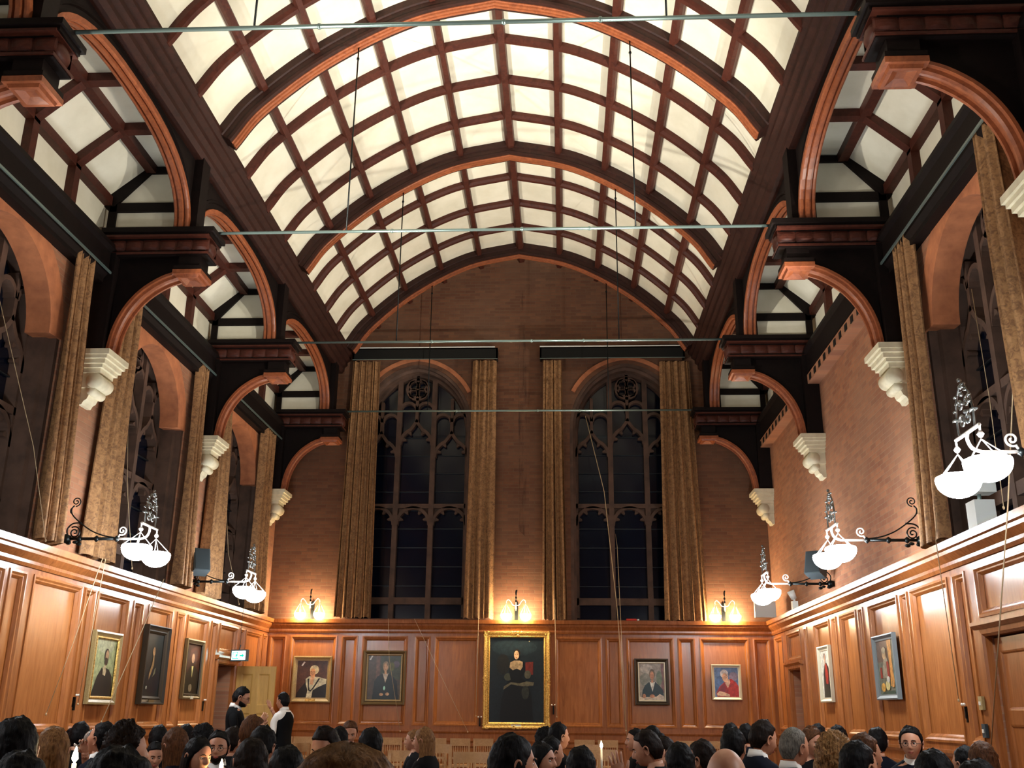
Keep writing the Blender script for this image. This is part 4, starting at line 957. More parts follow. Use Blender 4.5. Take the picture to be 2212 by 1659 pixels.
for n_, (px, d) in enumerate(far):
    p = at_px(px, 1590, d); p.y = 20.05; p.x = CAMPOS.x+(at_px(px, 1590, d).x-CAMPOS.x)*20.05/at_px(px, 1590, d).y
    lab = 'beech dining chair in the far row against the end panelling, %s from the left' % ['first', 'second', 'third', 'fourth', 'fifth', 'sixth', 'seventh', 'eighth', 'ninth', 'tenth', 'last'][n_]
    if CH is None: CH = chair(lab); CH.location = (p.x, 20.05, 0); CH.scale = (.84, 1, 1)
    else: dup(CH, (p.x, 20.05, 0), lab, rz=0, scale=(.84, 1, 1))
for px, d, rz, lab in ((1016, 12.2, 3.14, 'beech spindle back chair, empty, nearest to the large portrait'), (868, 12.4, 3.05, 'beech spindle back chair left of the fair-haired woman'), (640, 15.5, .2, 'beech chair behind the waistcoated waiter'),
                       (945, 15.0, 3.3, 'beech chair behind the fair-haired woman'), (1290, 13.5, 2.9, 'beech chair near the candle flame'), (1492, 12.0, 3.0, 'beech chair beyond the woman in the yellow scarf'), (1262, 15.5, 2.8, 'beech chair left of the candle flame')):
    p = at_px(px, 1600, d); dup(CH, (p.x, p.y, 0), lab, rz=rz, scale=(1, 1, 1))
# =================================================================== people
SKIN = mat('skin', lin((.82, .60, .48)), .5); q = N(SKIN); q.b.inputs['Subsurface Weight'].default_value = .0
q.col(q.ramp(q.noise(q.pos(obj=True), 14, 4), [(.3, lin((.70, .47, .36))), (.7, lin((.80, .60, .48)))]))
SKIN2 = mat('tanned skin', lin((.70, .47, .34)), .5)
LIP = mat('lips', lin((.66, .33, .28)), .45); EYEW = mat('eye white', lin((.66, .62, .58)), .3); IRIS = mat('iris', lin((.12, .08, .06)), .2)
def hairmat(name, c, c2):
    m = mat(name, lin(c), .55, spec=.12); q = N(m); f = q.noise(q.pos((60, 60, 9), obj=True), 2, 4, .6, .4)
    q.col(q.ramp(f, [(.35, lin(c)), (.68, lin(c2))])); q.bump(f, .004, .7); return m
HAIR = {'black': hairmat('black hair', (.03, .028, .032), (.075, .07, .08)), 'dark': hairmat('dark brown hair', (.06, .04, .03), (.14, .09, .065)), 'brown': hairmat('brown hair', (.22, .13, .08), (.40, .26, .16)),
        'light': hairmat('light brown hair', (.36, .24, .14), (.60, .44, .28)), 'grey': hairmat('grey hair', (.28, .27, .25), (.52, .50, .46)), 'curl': hairmat('curly fair hair', (.28, .18, .09), (.72, .54, .34))}
CLOTH = {'navy': mat('navy suit cloth', (.004, .005, .012), .85, spec=.12), 'black': mat('black cloth', (.0035, .004, .005), .85, spec=.12), 'yellow': mat('mustard scarf', (.62, .36, .03), .8), 'white': mat('white shirt cotton', (.78, .76, .72), .7), 'char': mat('charcoal cloth', (.009, .010, .013), .85, spec=.15), 'green': mat('green dress', (.01, .07, .045), .7)}
TROUS = mat('black trousers', (.008, .008, .01), .8); SHOE = mat('black leather shoes', (.01, .01, .01), .3)
def sm(x, a, b):
    t = min(1, max(0, (x-a)/(b-a))); return t*t*(3-2*t)
HC = Vector((0, .015, 1.175)); NECK = Vector((0, -.02, 1.07))     # head centre, neck pivot of a seated body
def head_pt(dx, dy, dz, off=0.0, feat=True):
    """direction -> point on the head, relative to the head centre; +y is the face"""
    p = Vector((dx*.077, dy*.098, dz*.118)); z = p.z; x = p.x
    h = math.sqrt(max(1e-6, 1-dz*dz)); fy = max(0, dy/h)
    if z < 0: p.y *= 1+(math.sqrt(max(0, 1-abs(dz)**3.4))/h-1)*sm(fy, 0, .8)*.9
    if z < 0: k_ = (-z/.118); p.x *= 1-.34*k_**1.6; p.y *= 1-.22*k_**1.8 if p.y < 0 else 1-.12*k_**2.2
    if dy > 0:
        p.y *= 1-.05*sm(dy, .5, 1)
        if feat:
            f = fy**1.5*min(1, h/.32)
            p.y += f*.026*math.exp(-(x/.0115)**2)*sm(z, .032, -.028)*(1-sm(z, -.030, -.046)*1.0)     # nose: grows downwards
            p.y += f*.006*math.exp(-((abs(x)-.012)/.007)**2-((z+.034)/.008)**2)
            p.y -= f*.0125*math.exp(-((abs(x)-.031)/.016)**2-((z-.004)/.013)**2)
            p.y += f*.005*math.exp(-((abs(x)-.028)/.022)**2-((z-.028)/.008)**2)
            p.y += f*.0075*math.exp(-(x/.021)**2-((z+.058)/.006)**2)+f*.0065*math.exp(-(x/.019)**2-((z+.071)/.006)**2)
            p.y -= f*.005*math.exp(-(x/.025)**2-((z+.0645)/.003)**2)
            p.y += f*.011*math.exp(-(x/.026)**2-((z+.098)/.016)**2)
            p.y += f*.004*math.exp(-((abs(x)-.045)/.016)**2-((z+.022)/.02)**2)
    n_ = Vector((dx/.077, dy/.098, dz/.118)).normalized()
    return p+n_*off
def bend(p, tilt, pitch_c=None):
    """tilt the head forward about the neck"""
    w_ = sm(p.z, 1.02, 1.10)
    if w_ <= 0 or tilt == 0: return p
    r = Matrix.Rotation(-math.radians(tilt)*w_, 3, 'X'); return NECK+r @ (p-NECK)
def hand(mb, wrist, d, palm_n, curl=.35, spread=.12, L=.17, side=1):
    """palm and five fingers as tapering tubes; d = pointing direction"""
    d = Vector(d).normalized(); n_ = Vector(palm_n).normalized(); s_ = d.cross(n_).normalized()*side; w = Vector(wrist)
    mb.tube([w-d*.03, w, w+d*.02], [.026, .026, .03], 10)
    rows = []
    for t, hw, th in ((0, .026, .017), (.3, .036, .016), (.7, .042, .015), (1, .041, .012)):
        c = w+d*(.02+.075*t); rows.append([c+s_*hw*math.cos(a*math.pi/6)+n_*th*math.sin(a*math.pi/6) for a in range(12)])
    sm_ = mb.smooth; mb.smooth = True; mb.grid(rows, closed=True); mb.add(rows[-1], [tuple(range(12))]); mb.smooth = sm_
    for i, (o, l) in enumerate(((-.031, .062), (-.0105, .074), (.0105, .070), (.031, .054))):
        b = w+d*.09+s_*o; dd = (d+s_*spread*(i-1.5)*.5).normalized(); pts = [b-dd*.015, b]; cur = b; a = 0
        for seg_, f in ((0, .42), (1, .32), (2, .26)):
            a += curl*(.5+seg_*.35); v_ = (dd*math.cos(a)+n_*math.sin(a)); cur = cur+v_*l*f; pts.append(cur)
        mb.tube(pts, [.0088, .009, .0085, .0078, .0062], 8); mb.ball(pts[-1], .0064, 8, 5)
    b = w+d*.025-s_*.028; dd = (d*.65-s_*.75+n_*.25).normalized()
    pts = [b, b+dd*.03, b+dd*.03+(dd+d*.6).normalized()*.028, b+dd*.03+(dd+d*.6).normalized()*.028+(dd+d*1.2+n_*curl).normalized()*.024]
    mb.tube(pts, [.013, .012, .010, .0075], 8); mb.ball(pts[-1], .0078, 8, 5)
def ears(mb, T_):
    for s_ in (-1, 1):
        c = HC+Vector((s_*.077, -.008, -.008)); path = []
        for i in range(11):
            a = math.radians(-100+i*26); path.append(T_(c+Vector((s_*(.012+.004*math.sin(a)), -.016*math.cos(a)-.002, .030*math.sin(a)))))
        mb.tube(path, .0055, 6)
        rows = [[T_(c+Vector((s_*.006, -.013*math.cos(a*math.pi/5)*r, .027*math.sin(a*math.pi/5)*r))) for a in range(10)] for r in (1, .5, .1)]
        mb.smooth = True; mb.grid(rows, closed=True); mb.smooth = False
def lap(mb, s_): hand(mb, (s_*.115, .25, .60), (-s_*.45, .85, -.12), (0, -.1, -1), .35, .1, side=s_)
def lap_hands(mb): lap(mb, 1); lap(mb, -1)
_cache = {}
TORSO = [(1.085, .052, .056, -.014), (1.065, .053, .056, -.016), (1.045, .062, .060, -.018), (1.025, .092, .068, -.02), (1.0, .145, .078, -.022), (.975, .175, .086, -.02), (.94, .186, .096, -.015), (.88, .178, .105, -.005), (.80, .165, .102, 0), (.70, .150, .098, 0), (.60, .150, .105, 0), (.50, .168, .125, .0), (.43, .170, .13, .01)]
def se(n, k=40):          # superellipse ring
    out = []
    for i in range(k):
        a = 2*math.pi*i/k; c, s_ = math.cos(a), math.sin(a); out.append((math.copysign(abs(c)**(2/n), c), math.copysign(abs(s_)**(2/n), s_)))
    return out
def body_mesh(tilt, fem, extra=None, sk=SKIN, key=None, ear=True):
    """one surface from the crown to the hips"""
    kk = ('body', tilt, fem, key, ear)
    if kk in _cache: return _cache[kk]
    T_ = lambda p: bend(p, tilt); k = 56; rows = []
    for i in range(1, 44):
        ph = math.pi/2-math.pi*.93*i/44
        r = []
        for j in range(k):
            a = 2*math.pi*j/k; a2 = a
            dx, dy, dz = math.cos(ph)*math.cos(a2), math.cos(ph)*math.sin(a2), math.sin(ph)
            r.append(T_(HC+head_pt(dx, dy, dz)))
        rows.append(r)
    # stop the head at the jaw and flow into the neck
    rows = rows[:42]
    last = rows[-1]; sc_ = .93 if fem else 1.0
    ring = se(2, k); tr = []
    for (z, rx, ry, cy) in TORSO:
        n_ = 2.0 if z > 1.02 else 2.6; rg = se(n_, k); f = (.88 if fem and z < 1.02 else 1); tr.append([T_(Vector((rg[j][0]*rx*f, rg[j][1]*ry+cy, z))) for j in range(k)])
    mb = MB(); mb.smooth = True; mb.grid(rows+tr, closed=True); mb.add(rows[0], [tuple(range(k))]); mb.add(tr[-1], [tuple(range(k))]); mb.smooth = False
    if ear: ears(mb, T_)
    (extra or lap_hands)(mb)
    me = mb.mesh('body', sk); _cache[kk] = me; return me
def hair_mesh(tilt, style, hm):
    kk = ('hair', tilt, style, hm)
    if kk in _cache: return _cache[kk]
    T_ = lambda p: bend(p, tilt); mb = MB(); mb.smooth = True; k = 88; rows = []
    thick = {'short': .016, 'crop': .009, 'curly': .030, 'long': .017, 'bun': .012, 'fringe': .010, 'mop': .024, 'bob': .022, 'longcurl': .032}[style]
    for i in range(0, 54):
        ph = math.pi/2-math.pi*.90*(i+.3)/54; r = []
        for j in range(k):
            a = 2*math.pi*j/k; d = Vector((math.cos(ph)*math.cos(a), math.cos(ph)*math.sin(a), math.sin(ph)))
            # hairline: lower limit of dz as a function of the azimuth (front = 90 deg)
            fr = d.y/max(1e-4, math.hypot(d.x, d.y))
            if style == 'fringe': low = -.55 if fr < -.2 else (-.55+(fr+.2)*1.2 if fr < .35 else 9); up = .42
            elif style in ('long', 'bob', 'longcurl'): low = (-.6 if fr < -.1 else -.6+(fr+.1)*1.5 if fr < .4 else .15+(fr-.4)*.85); up = 2
            else: low = (-.66 if fr < -.6 else -.66+(fr+.6)*1.25 if fr < -.12 else -.06+(fr+.12)*.8 if fr < .12 else .13+(fr-.12)*1.6 if fr < .35 else .50+(fr-.35)*.27); up = 2
            m_ = sm(d.z, low-.05, low+.07)*(1-sm(d.z, up-.08, up+.12))
            ns = noise.noise(d*3.1+Vector((len(style), 0, 0)))*.35+noise.noise(d*(14 if style in ('curly', 'longcurl') else 9))*(.5 if style in ('curly', 'longcurl') else .18)
            st = .0022*math.sin(a*46+3*noise.noise(d*4)+ph*4)
            o = thick*(1+ns)*(1+.35*sm(d.z, .1, .9)*(style in ('short', 'mop', 'curly')))+st
            o *= .42+.58*sm(-fr, -.55, .1)
            r.append(T_(HC+head_pt(d.x, d.y, d.z, o*m_-.004*(1-m_), feat=False)*(1-(.22*(1-m_) if m_ < 1 else 0))))
        rows.append(r)
    mb.grid(rows, closed=True); mb.add(rows[0], [tuple(range(k))])
    if style in ('long', 'bob', 'longcurl'):
        zend = {'long': -.36, 'bob': -.17, 'longcurl': -.40}[style]; rows = []
        for i in range(16):
            t = i/15; z = .065+(zend-.065)*t; r = []
            for j in range(33):
                a = math.pi*(1.06-(.0)*t)*(j/32)-math.pi*.03+math.pi; u_ = math.cos(a); v_ = math.sin(a)
                wv = 1+.08*noise.noise(Vector((u_*3, v_*3, z*9)))+(.16*noise.noise(Vector((u_*7, v_*7, z*22))) if style == 'longcurl' else 0)
                sh_ = .80+.20*sm(t, 0, .22); rx = (.098+(.02 if style == 'longcurl' else 0)-.012*abs(t-.35))*wv*sh_; ry = (.118-.03*t)*wv*sh_
                st = 1+.018*math.sin(j*2.4+z*18)
                r.append(HC+Vector((u_*rx*st, v_*ry*st-.002-.015*t, z)))
            rows.append([T_(p) for p in r])
        inner = [[p+(HC+Vector((0, -.01, p.z-HC.z))-p)*.28 for p in r] for r in rows]
        mb.grid(rows); mb.grid(inner); mb.grid([rows[-1], inner[-1]]); mb.grid([[r[0] for r in rows], [r[0] for r in inner]]); mb.grid([[r[-1] for r in rows], [r[-1] for r in inner]])
    if style == 'bun': mb.ball(T_(HC+Vector((0, -.125, .02))), (.045, .04, .042), 14, 10)
    me = mb.mesh('hair', HAIR[hm]); _cache[kk] = me; return me
def coat_mesh(cloth, fem, arms, base=-1.0, big=1.0):
    kk = ('coat', cloth, fem, str(arms), big)
    if kk in _cache: return _cache[kk]
    mb = MB(); mb.smooth = True; k = 40; rows = []
    for (z, rx, ry, cy) in TORSO[2:]:
        n_ = 2.0 if z > 1.03 else 2.7; rg = se(n_, k); g = (.014 if z < 1.03 else .008); f = (.88 if fem and z < 1.02 else 1)*big
        rows.append([Vector((rg[j][0]*(rx*f+g), rg[j][1]*(ry*big+g)+cy, z+(.012 if z > 1.02 and rg[j][1] < 0 else 0)-(.02 if z > 1.02 and rg[j][1] > .5 else 0))) for j in range(k)])
    mb.grid(rows, closed=True)
    f = .88 if fem else 1
    for s_, path in zip((-1, 1), arms):
        P_ = spline([(s_*.10*f, -.02, .935), (s_*.16*f, -.015, .925)]+[(s_*p[0], p[1], p[2]) for p in path], 5)
        n = len(P_); mb.tube(P_, [(.064*(1-.45*i/(n-1)))*(.9 if fem else 1)*(.75 if i == 0 else 1) for i in range(n)], 14)
    me = mb.mesh('jacket', CLOTH[cloth]); _cache[kk] = me; return me
ARMS_T = [[(.20, .0, .86), (.225, .02, .72), (.19, .12, .66), (.12, .24, .62)], [(.20, .0, .86), (.225, .02, .72), (.19, .12, .66), (.12, .24, .62)]]
def legs_mesh():
    if 'legs' in _cache: return _cache['legs']
    mb = MB()
    for s_ in (-1, 1): mb.tube(spline([(s_*.09, -.02, .50), (s_*.10, .15, .51), (s_*.11, .30, .50), (s_*.11, .34, .44), (s_*.11, .26, .25), (s_*.11, .20, .07)], 4), [.095]*4+[.085]*4+[.07]*4+[.062]*4+[.055]*5, 12)
    me = mb.mesh('trousers', TROUS); _cache['legs'] = me; return me
def shoes_mesh():
    if 'shoes' in _cache: return _cache['shoes']
    mb = MB()
    for s_ in (-1, 1): mb.ball((s_*.11, .24, .045), (.045, .12, .045), 12, 8)
    me = mb.mesh('shoes', SHOE); _cache['shoes'] = me; return me
def face_parts(P, tilt, brow='dark', lips=True, glasses=False, beard=None):
    T_ = lambda p: bend(p, tilt); kk = ('face', tilt)
    if kk not in _cache:
        mb = MB(); 
        for s_ in (-1, 1):
            c = HC+Vector((s_*.031, .0712, .003)); mb.cur = 0; mb.ball(T_(c), (.0135, .0115, .0105), 12, 8); mb.cur = 1; mb.ball(T_(c+Vector((0, .0080, -.0003))), (.0064, .004, .0064), 10, 6)
        bb = []
        for s_ in (-1, 1): mb2 = MB(); bb.append(mb2); mb2.tube([T_(HC+Vector((s_*x, y, z))) for x, y, z in ((.014, .0925, .021), (.027, .0915, .0265), (.040, .083, .025), (.048, .074, .020))], [.003, .0036, .003, .0018], 6)
        mb3 = MB(); mb3.smooth = True
        pts = [(-.024, .0800, -.0645), (-.012, .0925, -.0610), (0, .0965, -.0620), (.012, .0925, -.0610), (.024, .0800, -.0645)]
        mb3.tube([T_(HC+Vector(p)) for p in pts], [.001, .003, .0034, .003, .001], 8); pts = [(-.021, .0805, -.0665), (0, .0945, -.0705), (.021, .0805, -.0665)]
        mb3.tube([T_(HC+Vector(p)) for p in [tuple(a) for a in spline(pts, 4)]], [.001, .002, .003, .0036, .0038, .0036, .003, .002, .001], 8)
        _cache[kk] = (mb.mesh('eyes', [EYEW, IRIS]), [b_.mesh('eyebrow', HAIR['dark']) for b_ in bb], mb3.mesh('lips', LIP))
    e, b, l = _cache[kk]; link('eyes', e, P); [link('eyebrow', b_, P) for b_ in b]; link('lips', l, P)
    if glasses:
        mb = MB()
        for s_ in (-1, 1):
            mb.tube([T_(HC+Vector((s_*.033+.021*math.cos(a), .098-.25*abs(abs(s_*.033+.021*math.cos(a))-.02)*.5, -.002+.0165*math.sin(a)))) for a in [i*math.pi/8 for i in range(17)]], .0016, 5)
            mb.tube([T_(HC+Vector((s_*.054, .092, .002))), T_(HC+Vector((s_*.082, .02, .004))), T_(HC+Vector((s_*.084, -.02, -.004)))], .0016, 5)
        mb.tube([T_(HC+Vector((x, .100, .001))) for x in (-.012, .012)], .0016, 5); link('glasses', mb.mesh('glasses', M['blackcord']), P)
    if beard:
        mb = MB(); mb.smooth = True; rows = []
        for i in range(14):
            dz = -.22-.74*i/13; r = []
            for j in range(29):
                a = math.radians(-8+196*j/28); h = math.sqrt(max(0, 1-dz*dz)); d = Vector((h*math.cos(a), h*math.sin(a), dz))
                edge = min(j, 28-j)/3; lim = sm(-dz, .22+.25*max(0, d.y), .40+.25*max(0, d.y)); mouth = 1-math.exp(-((d.x*.077)/.02)**2-((dz*.118+.065)/.008)**2)
                r.append(T_(HC+head_pt(d.x, d.y, dz, -.006+.018*lim*min(1, edge)*mouth)))
            rows.append(r)
        mb.grid(rows); link('beard', mb.mesh('beard', HAIR[beard]), P)
def collar(P, tilt):
    if ('col', tilt) not in _cache:
        mb = MB(); mb.smooth = True; rg = se(2, 32); rows = []
        for z, r in ((1.075, .060), (1.078, .064), (1.05, .072), (1.03, .078), (1.03, .06), (1.075, .058)): rows.append([bend(Vector((c*r, s_*r*1.05-.016, z+(.014 if s_ < 0 else (-.02 if z > 1.06 else -.06)*s_))), tilt*.5) for c, s_ in rg])
        mb.grid(rows, closed=True); _cache[('col', tilt)] = mb.mesh('shirt_collar', CLOTH['white'])
    link('shirt_collar', _cache[('col', tilt)], P)
NP = 0
def person(px, top, wpx, yaw, style, hm, cloth, label, tilt=0, fem=False, face=False, white=False, arms=None, extra=None, key=None, beard=None, glasses=False, sk=None, ear=True, d=None, scarf=False):
    global NP
    d = d or .19*FPX/wpx; T = at_px(px, top, d)
    cd_ = None; top_l = {'curly': 1.322, 'longcurl': 1.32, 'mop': 1.318}.get(style, 1.312); th = math.radians(tilt)
    hp = bend(Vector((0, .015, 1.293+.017)), tilt); s = max(.80, min(1.16, T.z/hp.z))
    hc = bend(HC.copy(), tilt); r = Matrix.Rotation(yaw, 3, 'Z'); o = r @ Vector((hc.x, hc.y, 0))*s
    P = thing('person', (T.x-o.x, T.y-o.y, 0), label, 'person', 'diners seated at dinner', rz=yaw); P.scale = (s, s, s)
    link('body', body_mesh(tilt, fem, extra, sk or SKIN, key if extra or sk else None, ear), P)
    if style: link('hair', hair_mesh(tilt, style, hm), P)
    link('jacket' if not fem else 'dress', coat_mesh(cloth, fem, arms or ARMS_T), P)
    link('trousers', legs_mesh(), P); link('shoes', shoes_mesh(), P)
    if face or beard or glasses: face_parts(P, tilt, glasses=glasses, beard=beard)
    if white: collar(P, tilt)
    if scarf:
        mb = MB(); mb.smooth = True
        for k_, (z, r_) in enumerate(((1.05, .085), (1.015, .10), (1.08, .072))): mb.tube([(r_*1.15*math.cos(a*math.pi/12), r_*math.sin(a*math.pi/12)-.01, z-.012*math.sin(a*math.pi/12)) for a in range(25)], .026, 10)
        link('scarf', mb.mesh('scarf', CLOTH['yellow']), P)
    NP += 1; return P
R90 = math.pi/2
A, Lf, Rt, Fc = 0, R90, -R90, math.pi       # facing away, left, right, the camera
D = math.radians
def glass_arm(mb):       # right hand raised to the mouth
    lap(mb, -1)
    hand(mb, (.09, .17, 1.06), (-.35, -.1, .95), (-.7, -.3, -.3), .7, .1, side=1)
    mb.tube(spline([(.17, .16, .90), (.13, .18, .99), (.09, .17, 1.06)], 4), .028, 10)
P_drink = [ARMS_T[0], [(.21, .03, .86), (.24, .10, .76), (.21, .16, .86), (.15, .17, .96)]]
def ear_hand(mb):
    lap(mb, 1)
    hand(mb, (-.115, .035, 1.06), (.1, -.2, 1), (.9, .1, 0), .3, .1, side=-1); mb.tube([(-.17, .12, .86), (-.14, .08, .96), (-.115, .035, 1.06)], .027, 10)
def wave_hand(mb):
    lap(mb, -1); hand(mb, (.235, .10, 1.12), (-.25, .1, 1), (0, 1, .1), .15, .2, side=1); mb.tube([(.26, .09, 1.0), (.235, .10, 1.12)], .027, 10)
P_wave = [ARMS_T[0], [(.21, .03, .86), (.27, .08, .76), (.275, .10, .88), (.26, .09, 1.02)]]
P_ear = [[(.20, .03, .88), (.235, .14, .76), (.20, .16, .80), (.16, .11, .90)], ARMS_T[1]]
PEOPLE = [
 # px, top, width, yaw, hair style, colour, cloth, label, options
 (38, 1549, 98, D(30), 'short', 'black', 'black', 'person with thick black hair seen from behind at the far left edge', dict(white=False)),
 (48, 1629, 116, D(10), 'mop', 'black', 'black', 'dark head low in the bottom left corner, seen from behind', dict()),
 (120, 1568, 76, D(12), 'long', 'light', 'black', 'woman with long light brown hair seen from behind, left', dict(fem=True)),
 (178, 1559, 44, D(-10), 'short', 'black', 'black', 'dark-haired head behind the long-haired woman, left of the drinking man', dict()),
 (157, 1572, 34, D(60), 'short', 'black', 'black', 'small dark head just left of the drinking man', dict()),
 (222, 1559, 52, D(80), 'short', 'black', 'navy', 'man in profile drinking from a raised glass, white collar', dict(tilt=-14, white=True, face=True, arms=P_drink, extra=glass_arm, key='drink')),
 (282, 1564, 78, D(-45), 'curly', 'dark', 'char', 'person with dark curly hair seen from behind, below the nearest portrait', dict()),
 (262, 1622, 150, D(5), 'mop', 'black', 'black', 'large dark head at the bottom edge, left of the bearded man in glasses', dict()),
 (338, 1603, 46, D(-150), 'short', 'black', 'black', 'person looking down half hidden behind curly hair', dict(tilt=15, face=True)),
 (346, 1566, 44, D(0), 'short', 'black', 'black', 'dark head left of the auburn-haired one', dict()),
 (380, 1571, 56, D(60), 'bob', 'brown', 'navy', 'woman with smooth auburn brown hair turned to the left', dict(fem=True, face=True)),
 (405, 1564, 40, D(-20), 'short', 'black', 'black', 'dark head just behind the auburn-haired woman', dict()),
 (440, 1567, 44, D(20), 'curly', 'black', 'black', 'dark wavy head in front of the left doorway', dict()),
 (432, 1590, 62, D(-118), 'long', 'black', 'black', 'woman with long black hair looking down to the right', dict(fem=True, face=True, tilt=8)),
 (474, 1578, 52, D(-168), 'short', 'black', 'char', 'bearded man in glasses facing the viewer', dict(face=True, glasses=True, beard='dark', white=True)),
 (508, 1569, 48, D(-30), 'short', 'dark', 'black', 'short-haired head below the bearded waiter', dict()),
 (551, 1544, 50, D(-55), 'short', 'brown', 'black', 'brown-haired head with visible ear between the two waiters', dict(white=False)),
 (572, 1571, 58, D(-15), 'mop', 'black', 'black', 'round dark head below the pointing waiter', dict()),
 (547, 1592, 80, D(15), 'long', 'dark', 'black', 'woman with long dark hair lit along its left edge', dict(fem=True)),
 (622, 1611, 82, D(15), 'short', 'black', 'black', 'dark head left of the large blurred head', dict()),
 (756, 1588, 335, D(-4), 'crop', 'light', 'char', 'very large fair cropped head in the foreground, seen from behind', dict()),
 (706, 1572, 60, D(150), 'short', 'dark', 'black', 'dark-haired person bowing, left of the large fair head', dict(tilt=25, face=True)),
 (732, 1569, 40, D(60), 'short', 'black', 'black', 'dark head behind the bowed person', dict()),
 (757, 1558, 36, D(-165), 'short', 'brown', 'black', 'brown-haired person looking down, below the bronze framed portrait', dict(tilt=20, face=True)),
 (803, 1572, 56, D(0), 'short', 'black', 'black', 'black-haired head just above the large fair head', dict()),
 (893, 1576, 36, D(85), 'short', 'light', 'char', 'pale-haired person in profile behind the fair-haired woman', dict(face=True)),
 (916, 1569, 44, D(75), 'long', 'light', 'black', 'fair long-haired woman in black facing left', dict(fem=True, face=True)),
 (1110, 1582, 92, D(-68), 'long', 'black', 'black', 'large dark-haired woman in near profile facing right, bottom centre', dict(fem=True, face=True)),
 (1172, 1602, 60, D(-115), 'bob', 'black', 'black', 'woman with wavy dark hair looking right beside the large one', dict(fem=True, face=True)),
 (1208, 1560, 42, D(-60), 'short', 'black', 'black', 'man with black hair right of the large gilt portrait', dict(face=True)),
 (1178, 1574, 40, D(-20), 'curly', 'black', 'black', 'tousled dark head below the gilt portrait corner', dict()),
 (1192, 1590, 52, D(-60), 'short', 'black', 'black', 'dark head between the gilt portrait and the women', dict()),
 (1255, 1612, 72, D(-5), 'short', 'black', 'black', 'round black head with a hand raised beside it, left of the window cord', dict(arms=P_wave, extra=wave_hand, key='wave')),
 (1371, 1573, 38, D(95), 'short', 'black', 'black', 'dark-haired face in profile right of the window cord', dict(face=True)),
 (1407, 1565, 42, D(40), 'bun', 'black', 'black', 'dark head with tied hair below the writing portrait', dict()),
 (1396, 1577, 56, D(75), 'short', 'dark', 'black', 'man in profile facing left with chin down', dict(face=True, tilt=15)),
 (1432, 1591, 56, D(82), 'short', 'dark', 'black', 'woman in a mustard scarf resting her head on her hand', dict(fem=True, face=True, tilt=8, scarf=True, arms=P_ear, extra=ear_hand, key='ear')),
 (1466, 1602, 64, D(10), 'long', 'black', 'black', 'person with long black hair beside the mustard scarf', dict(fem=True)),
 (1512, 1597, 62, D(60), 'short', 'dark', 'char', 'dark-haired head with strip of cheek left of the bald man', dict(face=True)),
 (1566, 1607, 108, D(8), 'fringe', 'dark', 'black', 'bald man with dark fringe of hair, seen from behind', dict()),
 (1577, 1562, 36, D(0), 'short', 'black', 'black', 'dark head under the small white framed portrait', dict()),
 (1584, 1572, 62, D(-35), 'short', 'black', 'black', 'dark head with visible ear above the bald man', dict()),
 (1611, 1563, 36, D(-20), 'short', 'black', 'navy', 'dark head left of the white-collared man', dict()),
 (1647, 1556, 54, D(-65), 'short', 'dark', 'navy', 'dark-haired man with white collar looking down to the right', dict(face=True, tilt=14, white=True)),
 (1713, 1568, 62, D(-62), 'crop', 'grey', 'navy', 'grey-haired man with white collar facing right', dict(face=True, white=True, tilt=5)),
 (1752, 1569, 46, D(-150), 'bob', 'brown', 'black', 'brown-haired woman behind the grey-haired man', dict(fem=True, face=True, tilt=12)),
 (1767, 1563, 36, D(-60), 'short', 'black', 'black', 'dark head near the far right door', dict()),
 (1806, 1566, 38, D(95), 'short', 'black', 'black', 'dark-haired person in profile facing left below the red and black portrait', dict(face=True)),
 (1800, 1583, 74, D(-20), 'longcurl', 'curl', 'black', 'woman with long fair curls seen from behind', dict(fem=True)),
 (1866, 1583, 64, D(-70), 'short', 'brown', 'char', 'man with swept brown hair behind the dark-haired profile', dict(face=True)),
 (1852, 1600, 80, D(-62), 'short', 'black', 'char', 'large dark-haired man in profile facing right with visible ear', dict(face=True, beard=None)),
 (1893, 1571, 44, D(-20), 'short', 'black', 'navy', 'dark head below the grey framed painting', dict()),
 (1964, 1568, 50, D(155), 'short', 'black', 'navy', 'dark-haired man in glasses facing the viewer, right', dict(face=True, glasses=True, white=True)),
 (2008, 1619, 88, D(20), 'short', 'black', 'navy', 'dark head at the bottom edge right of the man in glasses', dict()),
 (2080, 1611, 58, D(30), 'short', 'black', 'navy', 'dark head in front of the long-haired person at right', dict()),
 (2118, 1600, 64, D(-5), 'long', 'brown', 'black', 'person with long brown hair nearest the right door', dict(fem=True)),
 (2105, 1641, 92, D(0), 'short', 'black', 'black', 'dark head lowest in the bottom right corner', dict()),
]
